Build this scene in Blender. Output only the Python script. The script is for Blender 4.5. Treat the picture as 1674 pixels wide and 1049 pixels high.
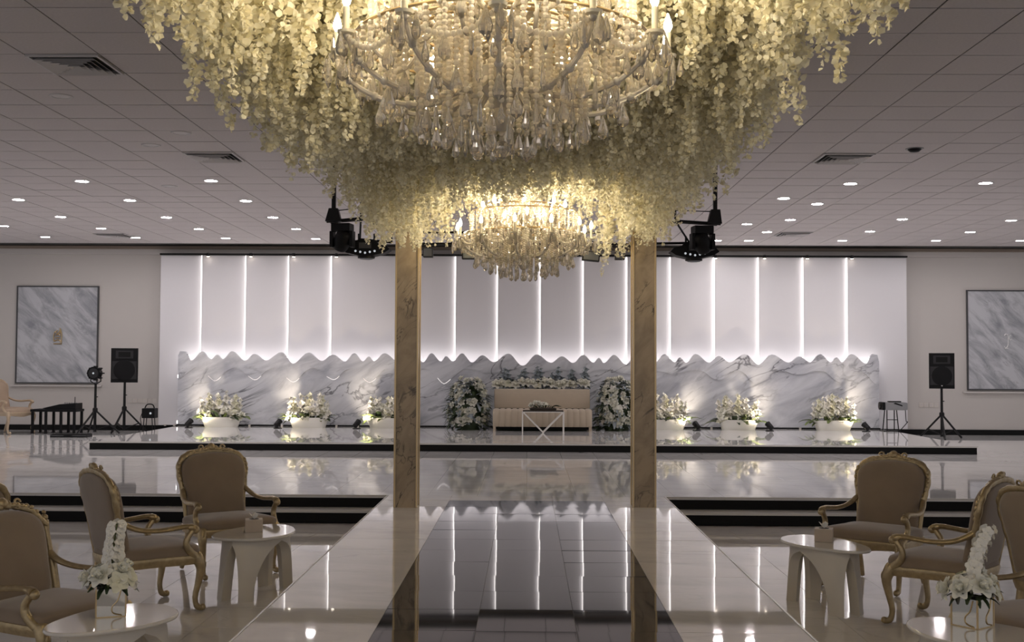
import bpy, bmesh, math, random
import numpy as np
from mathutils import Vector, Matrix, Euler

# ------------------------------------------------------------------ camera, world, exposure
for o in list(bpy.data.objects):
    bpy.data.objects.remove(o)
scene = bpy.context.scene
C = scene.collection
FPX, CX, CY, EYE = 1886.0, 837.0, 524.5, 1.40
YAW, PITCH, ROLL = math.radians(0.7696), math.radians(2.1977), math.radians(0.28)
cam_data = bpy.data.cameras.new('camera')
cam_data.sensor_width = 36.0
cam_data.lens = 36.0 * FPX / 1674.0
cam_data.clip_end = 200
cam = bpy.data.objects.new('camera', cam_data)
C.objects.link(cam)
CAM_M = Matrix.Rotation(YAW, 3, 'Z') @ Matrix.Rotation(math.pi / 2 + PITCH, 3, 'X') @ Matrix.Rotation(ROLL, 3, 'Z')
cam.matrix_world = Matrix.Translation((0, 0, EYE)) @ CAM_M.to_4x4()
scene.camera = cam

world = bpy.data.worlds.new('hall_ambience')
scene.world = world
world.use_nodes = True
world.node_tree.nodes['Background'].inputs[0].default_value = (1.0, 0.96, 0.98, 1)
world.node_tree.nodes['Background'].inputs[1].default_value = 0.41
vs = scene.view_settings
vs.view_transform = 'Standard'
vs.look = 'None'
vs.gamma = 1.0
vs.use_curve_mapping = False
vs.exposure = 0.0
scene.cycles.max_bounces = 8
scene.cycles.diffuse_bounces = 6
scene.cycles.glossy_bounces = 4
scene.cycles.transmission_bounces = 6
scene.cycles.transparent_max_bounces = 8
scene.cycles.sample_clamp_indirect = 6.0
scene.cycles.caustics_refractive = False
scene.cycles.caustics_reflective = False

def ray(px, py):
    return CAM_M @ Vector(((px - CX) / FPX, -(py - CY) / FPX, -1.0))
def on_z(px, py, z):
    d = ray(px, py); t = (z - EYE) / d.z
    return Vector((t * d.x, t * d.y, z))
def on_y(px, py, y):
    d = ray(px, py); t = y / d.y
    return Vector((t * d.x, y, EYE + t * d.z))

Z_LOW, Z_STAGE, Z_CEIL = -0.266, 0.133, 3.87
Y_STEP, Y_STAGE, Y_WALL = 12.45, 18.75, 24.15
LED_POWER, DOWN_POWER, BULB_POWER, UP_POWER = 3.4, 150.0, 205.0, 46.0

# ------------------------------------------------------------------ materials
MATS = {}
def new_mat(name):
    m = bpy.data.materials.new(name); m.use_nodes = True
    MATS[name] = m
    return m, m.node_tree.nodes, m.node_tree.links, m.node_tree.nodes['Principled BSDF']
def setp(b, **kw):
    for k, v in kw.items():
        key = {'color': 'Base Color', 'rough': 'Roughness', 'metal': 'Metallic', 'spec': 'Specular IOR Level', 'trans': 'Transmission Weight',
               'sheen': 'Sheen Weight', 'coat': 'Coat Weight', 'ior': 'IOR', 'sss': 'Subsurface Weight'}[k]
        b.inputs[key].default_value = (*v, 1) if k == 'color' else v
def plain(name, color, rough=0.5, noise=0.0, scale=20.0, bump=0.0, bump_scale=None, **kw):
    m, n, l, b = new_mat(name)
    setp(b, color=color, rough=rough, **kw)
    if noise or bump:
        geo = n.new('ShaderNodeTexCoord')
        t = n.new('ShaderNodeTexNoise'); t.inputs['Scale'].default_value = scale; t.inputs['Detail'].default_value = 4
        l.new(geo.outputs['Object'], t.inputs['Vector'])
        if noise:
            mx = n.new('ShaderNodeMix'); mx.data_type = 'RGBA'
            mx.inputs[6].default_value = (*[c * (1 - noise) for c in color], 1)
            mx.inputs[7].default_value = (*[min(1, c * (1 + noise)) for c in color], 1)
            l.new(t.outputs['Fac'], mx.inputs[0]); l.new(mx.outputs[2], b.inputs['Base Color'])
        if bump:
            t2 = t
            if bump_scale:
                t2 = n.new('ShaderNodeTexNoise'); t2.inputs['Scale'].default_value = bump_scale; t2.inputs['Detail'].default_value = 5
                l.new(geo.outputs['Object'], t2.inputs['Vector'])
            bp = n.new('ShaderNodeBump'); bp.inputs['Strength'].default_value = bump; bp.inputs['Distance'].default_value = 0.01
            l.new(t2.outputs['Fac'], bp.inputs['Height']); l.new(bp.outputs['Normal'], b.inputs['Normal'])
    return m
def emit(name, color, strength):
    m, n, l, b = new_mat(name)
    setp(b, color=(0, 0, 0), rough=0.6)
    b.inputs['Emission Color'].default_value = (*color, 1)
    b.inputs['Emission Strength'].default_value = strength
    return m
def marble(name, base, cloud, vein, axis='Y', angle=35, scale=1.0, stretch=3.0, vw=0.03, rough=0.1, vein_amt=0.8, joints=None, spec=0.5):
    m, n, l, b = new_mat(name)
    setp(b, rough=rough, spec=spec)
    geo = n.new('ShaderNodeNewGeometry')
    rot = n.new('ShaderNodeVectorRotate'); rot.rotation_type = 'Y_AXIS' if axis == 'Y' else 'Z_AXIS'
    rot.inputs['Angle'].default_value = math.radians(angle)
    l.new(geo.outputs['Position'], rot.inputs['Vector'])
    mp = n.new('ShaderNodeMapping')
    mp.inputs['Scale'].default_value = (scale, scale * (1 if axis == 'Y' else stretch), scale * (stretch if axis == 'Y' else 1))
    l.new(rot.outputs[0], mp.inputs['Vector'])
    t1 = n.new('ShaderNodeTexNoise'); t1.inputs['Scale'].default_value = 1.0; t1.inputs['Detail'].default_value = 6; t1.inputs['Roughness'].default_value = 0.6; t1.inputs['Distortion'].default_value = 0.6
    t2 = n.new('ShaderNodeTexNoise'); t2.inputs['Scale'].default_value = 0.7; t2.inputs['Detail'].default_value = 5; t2.inputs['Roughness'].default_value = 0.55; t2.inputs['Distortion'].default_value = 0.9
    for t in (t1, t2): l.new(mp.outputs[0], t.inputs['Vector'])
    mx = n.new('ShaderNodeMix'); mx.data_type = 'RGBA'
    mx.inputs[6].default_value = (*base, 1); mx.inputs[7].default_value = (*cloud, 1)
    rp = n.new('ShaderNodeMapRange'); rp.inputs[1].default_value = 0.42; rp.inputs[2].default_value = 0.68
    l.new(t1.outputs['Fac'], rp.inputs[0]); l.new(rp.outputs[0], mx.inputs[0])
    sub = n.new('ShaderNodeMath'); sub.operation = 'SUBTRACT'; sub.inputs[1].default_value = 0.5; l.new(t2.outputs['Fac'], sub.inputs[0])
    ab = n.new('ShaderNodeMath'); ab.operation = 'ABSOLUTE'; l.new(sub.outputs[0], ab.inputs[0])
    vr = n.new('ShaderNodeMapRange'); vr.inputs[1].default_value = 0.0; vr.inputs[2].default_value = vw; vr.inputs[3].default_value = 1; vr.inputs[4].default_value = 0
    l.new(ab.outputs[0], vr.inputs[0])
    # break the veins up so they come and go
    t3 = n.new('ShaderNodeTexNoise'); t3.inputs['Scale'].default_value = 0.9 * scale; l.new(geo.outputs['Position'], t3.inputs['Vector'])
    br = n.new('ShaderNodeMapRange'); br.inputs[1].default_value = 0.45; br.inputs[2].default_value = 0.62; br.inputs[4].default_value = vein_amt
    l.new(t3.outputs['Fac'], br.inputs[0])
    mu = n.new('ShaderNodeMath'); mu.operation = 'MULTIPLY'; l.new(vr.outputs[0], mu.inputs[0]); l.new(br.outputs[0], mu.inputs[1])
    mv = n.new('ShaderNodeMix'); mv.data_type = 'RGBA'; mv.inputs[7].default_value = (*vein, 1)
    l.new(mx.outputs[2], mv.inputs[6]); l.new(mu.outputs[0], mv.inputs[0])
    out = mv.outputs[2]
    if joints:
        bt = n.new('ShaderNodeTexBrick'); bt.offset = 0.0; bt.inputs['Scale'].default_value = 1.0
        bt.inputs['Brick Width'].default_value = joints; bt.inputs['Row Height'].default_value = joints
        bt.inputs['Mortar Size'].default_value = 0.0025; bt.inputs['Mortar Smooth'].default_value = 0.1
        l.new(geo.outputs['Position'], bt.inputs['Vector'])
        mj = n.new('ShaderNodeMix'); mj.data_type = 'RGBA'; mj.inputs[7].default_value = (0.50, 0.49, 0.48, 1)
        l.new(bt.outputs['Fac'], mj.inputs[0]); l.new(out, mj.inputs[6]); out = mj.outputs[2]
    l.new(out, b.inputs['Base Color'])
    return m

marble('floor_marble', (0.80, 0.77, 0.74), (0.70, 0.675, 0.65), (0.42, 0.41, 0.40), axis='Z', angle=12, scale=1.1, stretch=2.2, vw=0.02, rough=0.03, vein_amt=0.35, spec=0.9)
marble('platform_marble', (0.80, 0.79, 0.78), (0.70, 0.69, 0.69), (0.45, 0.44, 0.44), axis='Z', angle=8, scale=0.8, stretch=2.5, vw=0.02, rough=0.03, vein_amt=0.35, joints=0.53, spec=0.9)
marble('panel_marble', (0.66, 0.67, 0.71), (0.40, 0.41, 0.46), (0.10, 0.10, 0.12), angle=27, scale=0.9, stretch=3.2, vw=0.024, rough=0.25, vein_amt=0.9)
marble('wall_marble', (0.56, 0.57, 0.60), (0.27, 0.28, 0.31), (0.20, 0.20, 0.22), angle=-45, scale=1.5, stretch=3.4, vw=0.012, rough=0.3, vein_amt=0.5)
marble('pillar_marble', (0.42, 0.33, 0.225), (0.29, 0.225, 0.15), (0.06, 0.045, 0.03), angle=55, scale=3.2, stretch=2.0, vw=0.022, rough=0.18, vein_amt=1.0)
plain('black_tile', (0.012, 0.012, 0.014), 0.035, spec=1.0)
plain('joint', (0.05, 0.05, 0.05), 0.6)
plain('floor_joint', (0.25, 0.24, 0.23), 0.6)
plain('black_riser', (0.006, 0.006, 0.006), 0.6, spec=0.2)
plain('nosing', (0.62, 0.60, 0.57), 0.3)
plain('ceiling_tile', (0.63, 0.59, 0.59), 0.9, noise=0.10, scale=45, bump=0.25, bump_scale=160)
plain('ceiling_metal', (0.62, 0.60, 0.60), 0.5)
plain('grille_dark', (0.03, 0.03, 0.03), 0.6)
plain('wall_paint', (0.58, 0.55, 0.525), 0.85, noise=0.02, scale=2)
plain('panel_white', (0.73, 0.72, 0.745), 0.6)
plain('crown_brown', (0.27, 0.215, 0.17), 0.5)
plain('cornice_white', (0.60, 0.57, 0.55), 0.7)
plain('gold_trim', (0.62, 0.47, 0.27), 0.28, metal=0.9)
plain('gold_paint', (0.46, 0.36, 0.21), 0.38, noise=0.35, scale=28, metal=0.75, bump=0.25, bump_scale=60)
plain('gold_pale', (0.55, 0.43, 0.30), 0.5, metal=0.2, noise=0.1, scale=30)
plain('velvet', (0.25, 0.185, 0.125), 0.85, noise=0.16, scale=7, sheen=0.5, bump=0.08, bump_scale=300)
plain('tan_cloth', (0.45, 0.34, 0.25), 0.85, noise=0.08, scale=10)
plain('table_gloss', (0.66, 0.62, 0.56), 0.08, coat=0.5)
plain('table_matte', (0.66, 0.61, 0.53), 0.5, noise=0.04, scale=8)
plain('box_wood', (0.50, 0.42, 0.34), 0.55, noise=0.1, scale=14)
plain('tissue', (0.82, 0.80, 0.76), 0.9)
plain('mirror', (0.75, 0.73, 0.68), 0.05, metal=0.85)
plain('black_plastic', (0.006, 0.006, 0.007), 0.5, spec=0.2)
plain('black_metal', (0.008, 0.008, 0.009), 0.45, spec=0.25)
plain('dark_grille', (0.026, 0.026, 0.028), 0.7, spec=0.3, bump=0.3, scale=300)
plain('grey_metal', (0.30, 0.30, 0.31), 0.4, metal=0.5)
plain('badge_white', (0.8, 0.8, 0.8), 0.4)
plain('glass_lens', (0.25, 0.27, 0.30), 0.05, metal=0.4)
plain('beige_cloth', (0.50, 0.42, 0.32), 0.8, noise=0.06, scale=12, sheen=0.2)
plain('white_metal', (0.80, 0.78, 0.74), 0.35)
plain('planter_white', (0.82, 0.80, 0.74), 0.45)
plain('rose_white', (0.80, 0.79, 0.70), 0.7, noise=0.05, scale=30)
plain('bloom_white', (0.84, 0.815, 0.74), 0.7, noise=0.04, scale=30)
plain('cream_bloom', (0.76, 0.74, 0.58), 0.7, noise=0.06, scale=30)
plain('leaf_dark', (0.035, 0.055, 0.022), 0.5, noise=0.3, scale=12)
plain('leaf_green', (0.13, 0.17, 0.055), 0.5, noise=0.3, scale=12)
plain('leaf_grey', (0.30, 0.34, 0.36), 0.6, noise=0.25, scale=12)
plain('soil', (0.05, 0.04, 0.03), 0.9)
plain('candle_cream', (0.85, 0.78, 0.60), 0.5)
plain('socket_white', (0.62, 0.58, 0.54), 0.5)
emit('led_white', (1.0, 0.93, 0.90), LED_POWER)
emit('led_tip', (1.0, 0.93, 0.90), 1.3)
emit('led_wave', (1.0, 0.93, 0.90), LED_POWER * 2.2)
emit('downlight_glow', (1.0, 0.93, 0.93), DOWN_POWER)
emit('bulb_glow', (1.0, 0.85, 0.62), BULB_POWER)
emit('spot_glow', (1.0, 0.85, 0.70), 12.0)
emit('uplight_glow', (1.0, 0.84, 0.62), 20.0)
emit('indicator', (0.9, 0.95, 1.0), 0.55)
# cut crystal: clear glass with a little body so that it catches the lamps' light
m, n, l, b = new_mat('crystal')
setp(b, color=(1.0, 0.92, 0.78), rough=0.0, trans=0.75, ior=1.5, spec=0.8)
m, n, l, b = new_mat('crystal_arm')
setp(b, color=(1.0, 0.92, 0.77), rough=0.05, trans=0.45, ior=1.5, spec=0.8)
m, n, l, b = new_mat('bead')
setp(b, color=(0.98, 0.92, 0.80), rough=0.05, trans=0.25, ior=1.5, spec=0.9)
tr = n.new('ShaderNodeBsdfTranslucent'); tr.inputs[0].default_value = (1.0, 0.94, 0.82, 1)
ms = n.new('ShaderNodeMixShader'); ms.inputs[0].default_value = 0.45
l.new(b.outputs[0], ms.inputs[1]); l.new(tr.outputs[0], ms.inputs[2]); l.new(ms.outputs[0], n['Material Output'].inputs[0])
# wisteria petals let light through
m, n, l, b = new_mat('petal')
geo = n.new('ShaderNodeNewGeometry')
rr = n.new('ShaderNodeValToRGB')
rr.color_ramp.elements[0].color = (0.77, 0.71, 0.50, 1); rr.color_ramp.elements[1].color = (0.93, 0.90, 0.75, 1)
l.new(geo.outputs['Random Per Island'], rr.inputs[0])
l.new(rr.outputs[0], b.inputs['Base Color']); setp(b, rough=0.7)
tr = n.new('ShaderNodeBsdfTranslucent'); l.new(rr.outputs[0], tr.inputs[0])
ms = n.new('ShaderNodeMixShader'); ms.inputs[0].default_value = 0.5
l.new(b.outputs[0], ms.inputs[1]); l.new(tr.outputs[0], ms.inputs[2]); l.new(ms.outputs[0], n['Material Output'].inputs[0])

# ------------------------------------------------------------------ helpers
class MB:
    """collects simple shapes into one mesh"""
    def __init__(s): s.v = []; s.f = []
    def add(s, vs, fs):
        k = len(s.v); s.v += [tuple(p) for p in vs]; s.f += [tuple(i + k for i in f) for f in fs]; return s
    def box(s, x0, x1, y0, y1, z0, z1, bev=0.0):
        if bev <= 0:
            v = [(x, y, z) for z in (z0, z1) for y in (y0, y1) for x in (x0, x1)]
            return s.add(v, [(0, 2, 3, 1), (4, 5, 7, 6), (0, 1, 5, 4), (2, 6, 7, 3), (0, 4, 6, 2), (1, 3, 7, 5)])
        bm = bmesh.new(); bmesh.ops.create_cube(bm, size=1)
        for q in bm.verts:
            q.co = Vector(((x0 + x1) / 2 + q.co.x * (x1 - x0), (y0 + y1) / 2 + q.co.y * (y1 - y0), (z0 + z1) / 2 + q.co.z * (z1 - z0)))
        bmesh.ops.bevel(bm, geom=bm.edges[:], offset=bev, segments=2, profile=0.7, affect='EDGES')
        bm.verts.ensure_lookup_table()
        s.add([q.co[:] for q in bm.verts], [[q.index for q in f.verts] for f in bm.faces]); bm.free(); return s
    def tube(s, pts, rad, n=8, flat=1.0, cap=True):
        pts = [Vector(p) for p in pts]
        if not hasattr(rad, '__len__'): rad = [rad] * len(pts)
        k = len(s.v); up = Vector((0, 0, 1))
        t0 = (pts[1] - pts[0]).normalized()
        if abs(t0.dot(up)) > 0.95: up = Vector((0, 1, 0))
        side = t0.cross(up).normalized()
        for i, p in enumerate(pts):
            t = (pts[min(i + 1, len(pts) - 1)] - pts[max(i - 1, 0)]).normalized()
            side = (side - t * side.dot(t)).normalized(); nn = side.cross(t)
            for j in range(n):
                a = 2 * math.pi * j / n
                s.v.append(tuple(p + side * (math.cos(a) * rad[i]) + nn * (math.sin(a) * rad[i] * flat)))
        for i in range(len(pts) - 1):
            for j in range(n):
                a, b2 = k + i * n + j, k + i * n + (j + 1) % n
                s.f.append((a, b2, b2 + n, a + n))
        if cap:
            s.f.append(tuple(k + j for j in reversed(range(n)))); s.f.append(tuple(k + (len(pts) - 1) * n + j for j in range(n)))
        return s
    def lathe(s, prof, n=12, c=(0, 0, 0), axis='Z', sx=1.0, sy=1.0):
        k = len(s.v)
        for r, z in prof:
            for j in range(n):
                a = 2 * math.pi * j / n; x, y = r * math.cos(a) * sx, r * math.sin(a) * sy
                p = (x, y, z) if axis == 'Z' else ((x, z, y) if axis == 'Y' else (z, x, y))
                s.v.append((p[0] + c[0], p[1] + c[1], p[2] + c[2]))
        for i in range(len(prof) - 1):
            for j in range(n):
                a, b2 = k + i * n + j, k + i * n + (j + 1) % n
                s.f.append((a, b2, b2 + n, a + n))
        s.f.append(tuple(k + j for j in reversed(range(n)))); s.f.append(tuple(k + (len(prof) - 1) * n + j for j in range(n)))
        return s
    def ball(s, c, r, sx=1, sy=1, sz=1, n=8, m=5):
        prof = [(r * math.sin(math.pi * i / m) if 0 < i < m else r * 0.02, -r * math.cos(math.pi * i / m) * sz) for i in range(m + 1)]
        return s.lathe(prof, n, c, 'Z', sx, sy)
    def prism(s, out, y0, y1):
        """outline of (x, z) extruded along y"""
        n = len(out)
        v = [(x, y0, z) for x, z in out] + [(x, y1, z) for x, z in out]
        return s.add(v, [tuple(range(n)), tuple(range(2 * n - 1, n - 1, -1))] + [((i + 1) % n, i, n + i, n + (i + 1) % n) for i in range(n)])
    def xform(s, M):
        s.v = [tuple(M @ Vector(p)) for p in s.v]; return s
    def mesh(s, name, mat=None, smooth=False):
        me = bpy.data.meshes.new(name); me.from_pydata(s.v, [], s.f); me.validate()
        if mat: me.materials.append(MATS[mat])
        if smooth:
            me.polygons.foreach_set('use_smooth', [True] * len(me.polygons))
            try: me.set_sharp_from_angle(angle=math.radians(50))
            except Exception: pass
        bm = bmesh.new(); bm.from_mesh(me); bmesh.ops.recalc_face_normals(bm, faces=bm.faces[:]); bm.to_mesh(me); bm.free()
        return me
    def build(s, name, mat, parent=None, smooth=False, loc=None, rot=None, scl=None):
        return place(name, s.mesh(name, mat, smooth), parent, loc, rot, scl)
def place(name, me, parent=None, loc=None, rot=None, scl=None):
    o = bpy.data.objects.new(name, me); C.objects.link(o); o.parent = parent
    if loc is not None: o.location = loc
    if rot is not None: o.rotation_euler = rot
    if scl is not None: o.scale = scl if hasattr(scl, '__len__') else (scl, scl, scl)
    return o
def tag(o, label, cat, group=None, kind=None):
    if label: o['label'] = label
    if cat: o['category'] = cat
    if group: o['group'] = group
    if kind: o['kind'] = kind
    return o
def thing(name, label, cat, loc=(0, 0, 0), rz=0.0, group=None):
    o = bpy.data.objects.new(name, None); C.objects.link(o); o.empty_display_size = 0.1
    o.location = loc; o.rotation_euler = (0, 0, rz)
    return tag(o, label, cat, group)
def structure(o): o['kind'] = 'structure'; return o
KIDS = {}
def dup(root, loc, rz, label, parent=None, top=True):
    r = root.copy(); C.objects.link(r)
    if top:
        r.location = loc; r.rotation_euler = (0, 0, rz); r['label'] = label
    else: r.parent = parent
    for ch in list(root.children): dup(ch, None, None, None, r, False)
    return r
def spline(pts, k=6):
    P = [Vector(p) for p in pts]; out = []
    for i in range(len(P) - 1):
        a, b2, c, d = P[max(i - 1, 0)], P[i], P[i + 1], P[min(i + 2, len(P) - 1)]
        for j in range(k):
            t = j / k
            out.append(0.5 * ((2 * b2) + (c - a) * t + (2 * a - 5 * b2 + 4 * c - d) * t * t + (3 * b2 - a - 3 * c + d) * t ** 3))
    return out + [P[-1]]
def pillow(out, yf, yb, rings=5, edge=0.35):
    """cushion: outline of (x, z), puffed to yf in front (-y) and yb behind"""
    mb = MB(); n = len(out); cx = sum(p[0] for p in out) / n; cz = sum(p[1] for p in out) / n
    lay = []
    for i in range(rings + 1):
        s_ = math.sin(math.pi / 2 * i / rings)
        lay.append((s_, -yf * (edge + (1 - edge) * math.cos(math.pi / 2 * i / rings) ** 0.8) if i < rings else -yf * edge))
    for i in range(rings, -1, -1):
        s_ = math.sin(math.pi / 2 * i / rings)
        lay.append((s_, yb * (edge + (1 - edge) * (math.cos(math.pi / 2 * i / rings) ** 0.8 if i < rings else 0))))
    v = []
    for s_, y in lay:
        s_ = max(s_, 0.02)
        v += [(cx + (x - cx) * s_, y, cz + (z - cz) * s_) for x, z in out]
    f = []
    for i in range(len(lay) - 1):
        for j in range(n):
            a, b2 = i * n + j, i * n + (j + 1) % n
            f.append((a, b2, b2 + n, a + n))
    f.append(tuple(range(n))); f.append(tuple(range(len(v) - 1, len(v) - n - 1, -1)))
    return mb.add(v, f)
ORD = ['first', 'second', 'third', 'fourth', 'fifth', 'sixth', 'seventh', 'eighth', 'ninth', 'tenth', 'eleventh', 'twelfth', 'thirteenth',
       'fourteenth', 'fifteenth', 'sixteenth', 'seventeenth', 'eighteenth', 'nineteenth', 'twentieth']
rnd = random.Random(7)

# ------------------------------------------------------------------ floors and platform
X_RL, X_RR, X_W = -1.485, 1.475, 12.5
lower = structure(MB().box(-X_W, X_W, -1.0, 12.6, Z_LOW - 0.12, Z_LOW - 0.004).build('floor', 'floor_joint'))
TILE = 0.6
tile_me = MB().box(-TILE / 2 + 0.0015, TILE / 2 - 0.0015, -TILE / 2 + 0.0015, TILE / 2 - 0.0015, -0.02, 0).mesh('floor_tile', 'floor_marble')
def tilt(a): return (rnd.gauss(0, a), rnd.gauss(0, a), 0)
rest = MB()
for side in (-1, 1):
    for i in range(12):
        for j in range(20):
            x = (X_RL - TILE * (i + 0.5)) if side < 0 else (X_RR + TILE * (i + 0.5)); y = 12.15 - TILE * (j + 0.5)
            if y < 4.6 or abs(x) > 2.9 + 0.33 * (y - 4.6):
                rest.box(x - TILE / 2 + .0015, x + TILE / 2 - .0015, y - TILE / 2 + .0015, y + TILE / 2 - .0015, Z_LOW - .02, Z_LOW)
            else: place('floor_tile', tile_me, lower, (x, y, Z_LOW), tilt(0.0012))
o = rest.build('floor_tiling', 'floor_marble', lower); o['kind'] = 'stuff'

plat = MB()
plat.box(-X_W, X_W, Y_STEP - 0.012, Y_WALL + 0.4, -0.03, 0.0)
platform = structure(plat.build('floor_platform', 'platform_marble'))
MB().box(-X_W, X_RL, Y_STEP, Y_STEP + 0.1, Z_LOW, -0.03).build('riser', 'black_riser', platform)
MB().box(X_RR, X_W, Y_STEP, Y_STEP + 0.1, Z_LOW, -0.03).build('riser', 'black_riser', platform)
for x0, x1 in ((-X_W, X_RL), (X_RR, X_W)):
    st = structure(MB().box(x0, x1, 12.16, Y_STEP, -0.26, -0.155).build('floor_step', 'black_riser'))
    MB().box(x0, x1, 12.145, Y_STEP, -0.155, -0.133).build('tread', 'nosing', st)
    MB().box(x0, x1, Y_STEP - 0.018, Y_STEP - 0.012, -0.02, 0.002).build('nosing', 'nosing', platform)
run = structure(MB().box(X_RL, X_RR, -1.0, Y_STEP - 0.012, -0.26, -0.006).build('floor_runway', 'floor_joint'))
MB().box(X_RL - 0.012, X_RL, -1.0, Y_STEP - 0.02, -0.26, 0.003).build('edge_trim', 'nosing', run)
MB().box(X_RR, X_RR + 0.012, -1.0, Y_STEP - 0.02, -0.26, 0.003).build('edge_trim', 'nosing', run)
BT = 0.533
sidew_l, sidew_r = (-0.8 - X_RL), (X_RR - 0.8)
def tile_mesh(w, d, mat): return MB().box(-w / 2 + .0012, w / 2 - .0012, -d / 2 + .0012, d / 2 - .0012, -0.02, 0).mesh('runway_tile', mat)
tm_black, tm_l, tm_r, tm_w = tile_mesh(BT, BT, 'black_tile'), tile_mesh(sidew_l, BT, 'floor_marble'), tile_mesh(sidew_r, BT, 'floor_marble'), tile_mesh(BT, 0.43, 'floor_marble')
y = 12.005 - BT / 2
while y > 3.0:
    for k in (-1, 0, 1): place('black_tile', tm_black, run, (k * BT, y, 0), tilt(0.0016))
    place('runway_tile', tm_l, run, (-0.8 - sidew_l / 2, y, 0), tilt(0.001))
    place('runway_tile', tm_r, run, (0.8 + sidew_r / 2, y, 0), tilt(0.001))
    y -= BT
for k in (-1, 0, 1): place('runway_tile', tm_w, run, (k * BT, 12.222, 0))
for xx, w in ((-0.8 - sidew_l / 2, sidew_l), (0.8 + sidew_r / 2, sidew_r)):
    place('runway_tile', tile_mesh(w, 0.43, 'floor_marble'), run, (xx, 12.222, 0))
near = MB()
near.box(X_RL, X_RR, -1.0, y + BT / 2 - 0.002, -0.02, 0.0)
near.build('runway_paving', 'floor_marble', run)

stage = structure(MB().box(-7.12, 7.25, Y_STAGE - 0.015, Y_WALL, Z_STAGE - 0.022, Z_STAGE).build('floor_stage', 'platform_marble'))
MB().box(-7.12, 7.25, Y_STAGE, Y_WALL - 0.01, 0.0, Z_STAGE - 0.022).build('riser', 'black_riser', stage)
MB().box(-7.13, 7.26, Y_STAGE - 0.02, Y_STAGE - 0.015, Z_STAGE - 0.024, Z_STAGE + 0.001).build('nosing', 'nosing', stage)

# ------------------------------------------------------------------ back wall and ceiling
wall = structure(MB().box(-X_W, X_W, Y_WALL, Y_WALL + 0.2, -0.02, Z_CEIL + 0.1).build('wall_back', 'wall_paint'))
for x0, x1 in ((-X_W, -7.13), (7.26, X_W)):
    structure(MB().box(x0, x1, Y_WALL - 0.025, Y_WALL, 0.0, 0.11).build('baseboard_back', 'black_riser'))
structure(MB().box(-X_W, X_W, Y_WALL - 0.16, Y_WALL, 3.80, 3.865, 0.012).build('trim_1', 'crown_brown'))
structure(MB().box(-X_W, X_W, Y_WALL - 0.10, Y_WALL, 3.69, 3.80, 0.01).build('trim_2', 'cornice_white'))

ceil = structure(MB().box(-X_W, X_W, 1.5, Y_WALL, Z_CEIL + 0.006, Z_CEIL + 0.12).build('ceiling', 'joint'))
CP = 0.605
cols = [(-3.44 + CP * k, -3.44 + CP * (k + 1)) for k in range(-14, 5)] + [(-0.415, 0.40)] + [(2.82 + CP * k, 2.82 + CP * (k + 1)) for k in range(-4, 15)]
rows = [7.90 - CP + 0.6022 * k for k in range(-9, 30)]
ct_me = MB().box(-CP / 2 + .006, CP / 2 - .006, -0.3011 + .008, 0.3011 - .008, 0, 0.02).mesh('ceiling_tile', 'ceiling_tile')
cand = []; rest = MB()
for (x0, x1) in cols:
    for y0 in rows:
        y1 = y0 + 0.6022
        if y1 > Y_WALL: continue
        xm, ym = (x0 + x1) / 2, (y0 + y1) / 2
        ok = ym > 7.2 and abs(xm + 0.02 * 0) < 0.48 * ym + 0.2 and abs(x1 - x0 - CP) < 0.01 and abs(xm) > 1.15
        cand.append((ym if ok else 99, xm, ym, x0, x1))
cand.sort()
for i, (k, xm, ym, x0, x1) in enumerate(cand):
    if i < 290 and k < 99: place('ceiling_tile', ct_me, ceil, (xm, ym, Z_CEIL + rnd.uniform(0, 0.002)), tilt(0.002))
    else: rest.box(x0 + .006, x1 - .006, ym - .293, ym + .293, Z_CEIL, Z_CEIL + 0.02)
o = rest.build('ceiling_tiling', 'ceiling_tile', ceil); o['kind'] = 'stuff'

# ceiling fittings ------------------------------------------------
left_dl = [(134, 296), (345, 295), (30, 326), (212, 327), (402, 328), (99, 354), (272, 355), (446, 355), (6, 369), (165, 373), (325, 374), (484, 374),
           (74, 387), (222, 388), (369, 389), (516, 390)]
right_dl = [(1390, 300), (1611, 299), (1281, 324), (1336, 333), (1475, 358), (1653, 360), (1221, 366), (1292, 359), (1254, 379), (1422, 378), (1586, 379),
            (1172, 393), (1224, 393), (1377, 393), (1530, 393), (1668, 393)]
ring_me = MB().lathe([(0.082, 0.004), (0.084, -0.006), (0.100, -0.008), (0.108, 0.0), (0.108, 0.004)], 20).mesh('trim_ring', 'ceiling_metal', True)
lens_me = MB().lathe([(0.083, -0.001), (0.083, -0.004)], 20).mesh('lens', 'downlight_glow')
off_me = MB().lathe([(0.083, -0.001), (0.080, -0.004)], 20).mesh('lens', 'ceiling_metal')
for pts, side in ((left_dl, 'left'), (right_dl, 'right')):
    for k, (px, py) in enumerate(sorted(pts)):
        p = on_z(px, py, Z_CEIL)
        t = thing('downlight', f'lit round ceiling downlight, {ORD[k]} from the left among those {side} of the hanging flowers', 'downlight', (p.x, p.y, Z_CEIL), 0, 'lit ceiling downlights')
        place('trim_ring', ring_me, t); place('lens', lens_me, t)
for k, (px, py, where) in enumerate([(100, 157, 'just beyond the nearest left air vent'), (296, 217, 'in front of the small left air vent, closest to it'), (247, 237, 'left of the small left air vent'),
                                     (277, 304, 'between the two brightest lit downlights at left'), (1304, 176, 'close to the right edge of the hanging flowers')]):
    p = on_z(px, py, Z_CEIL)
    t = thing('unlit_downlight', f'unlit white ceiling downlight {where}', 'downlight', (p.x, p.y, Z_CEIL), 0, 'unlit ceiling downlights')
    place('trim_ring', ring_me, t); place('lens', off_me, t)
p = on_z(1495, 243, Z_CEIL)
t = thing('ceiling_sensor', 'small black round sensor on the right side of the ceiling', 'sensor', (p.x, p.y, Z_CEIL))
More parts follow.
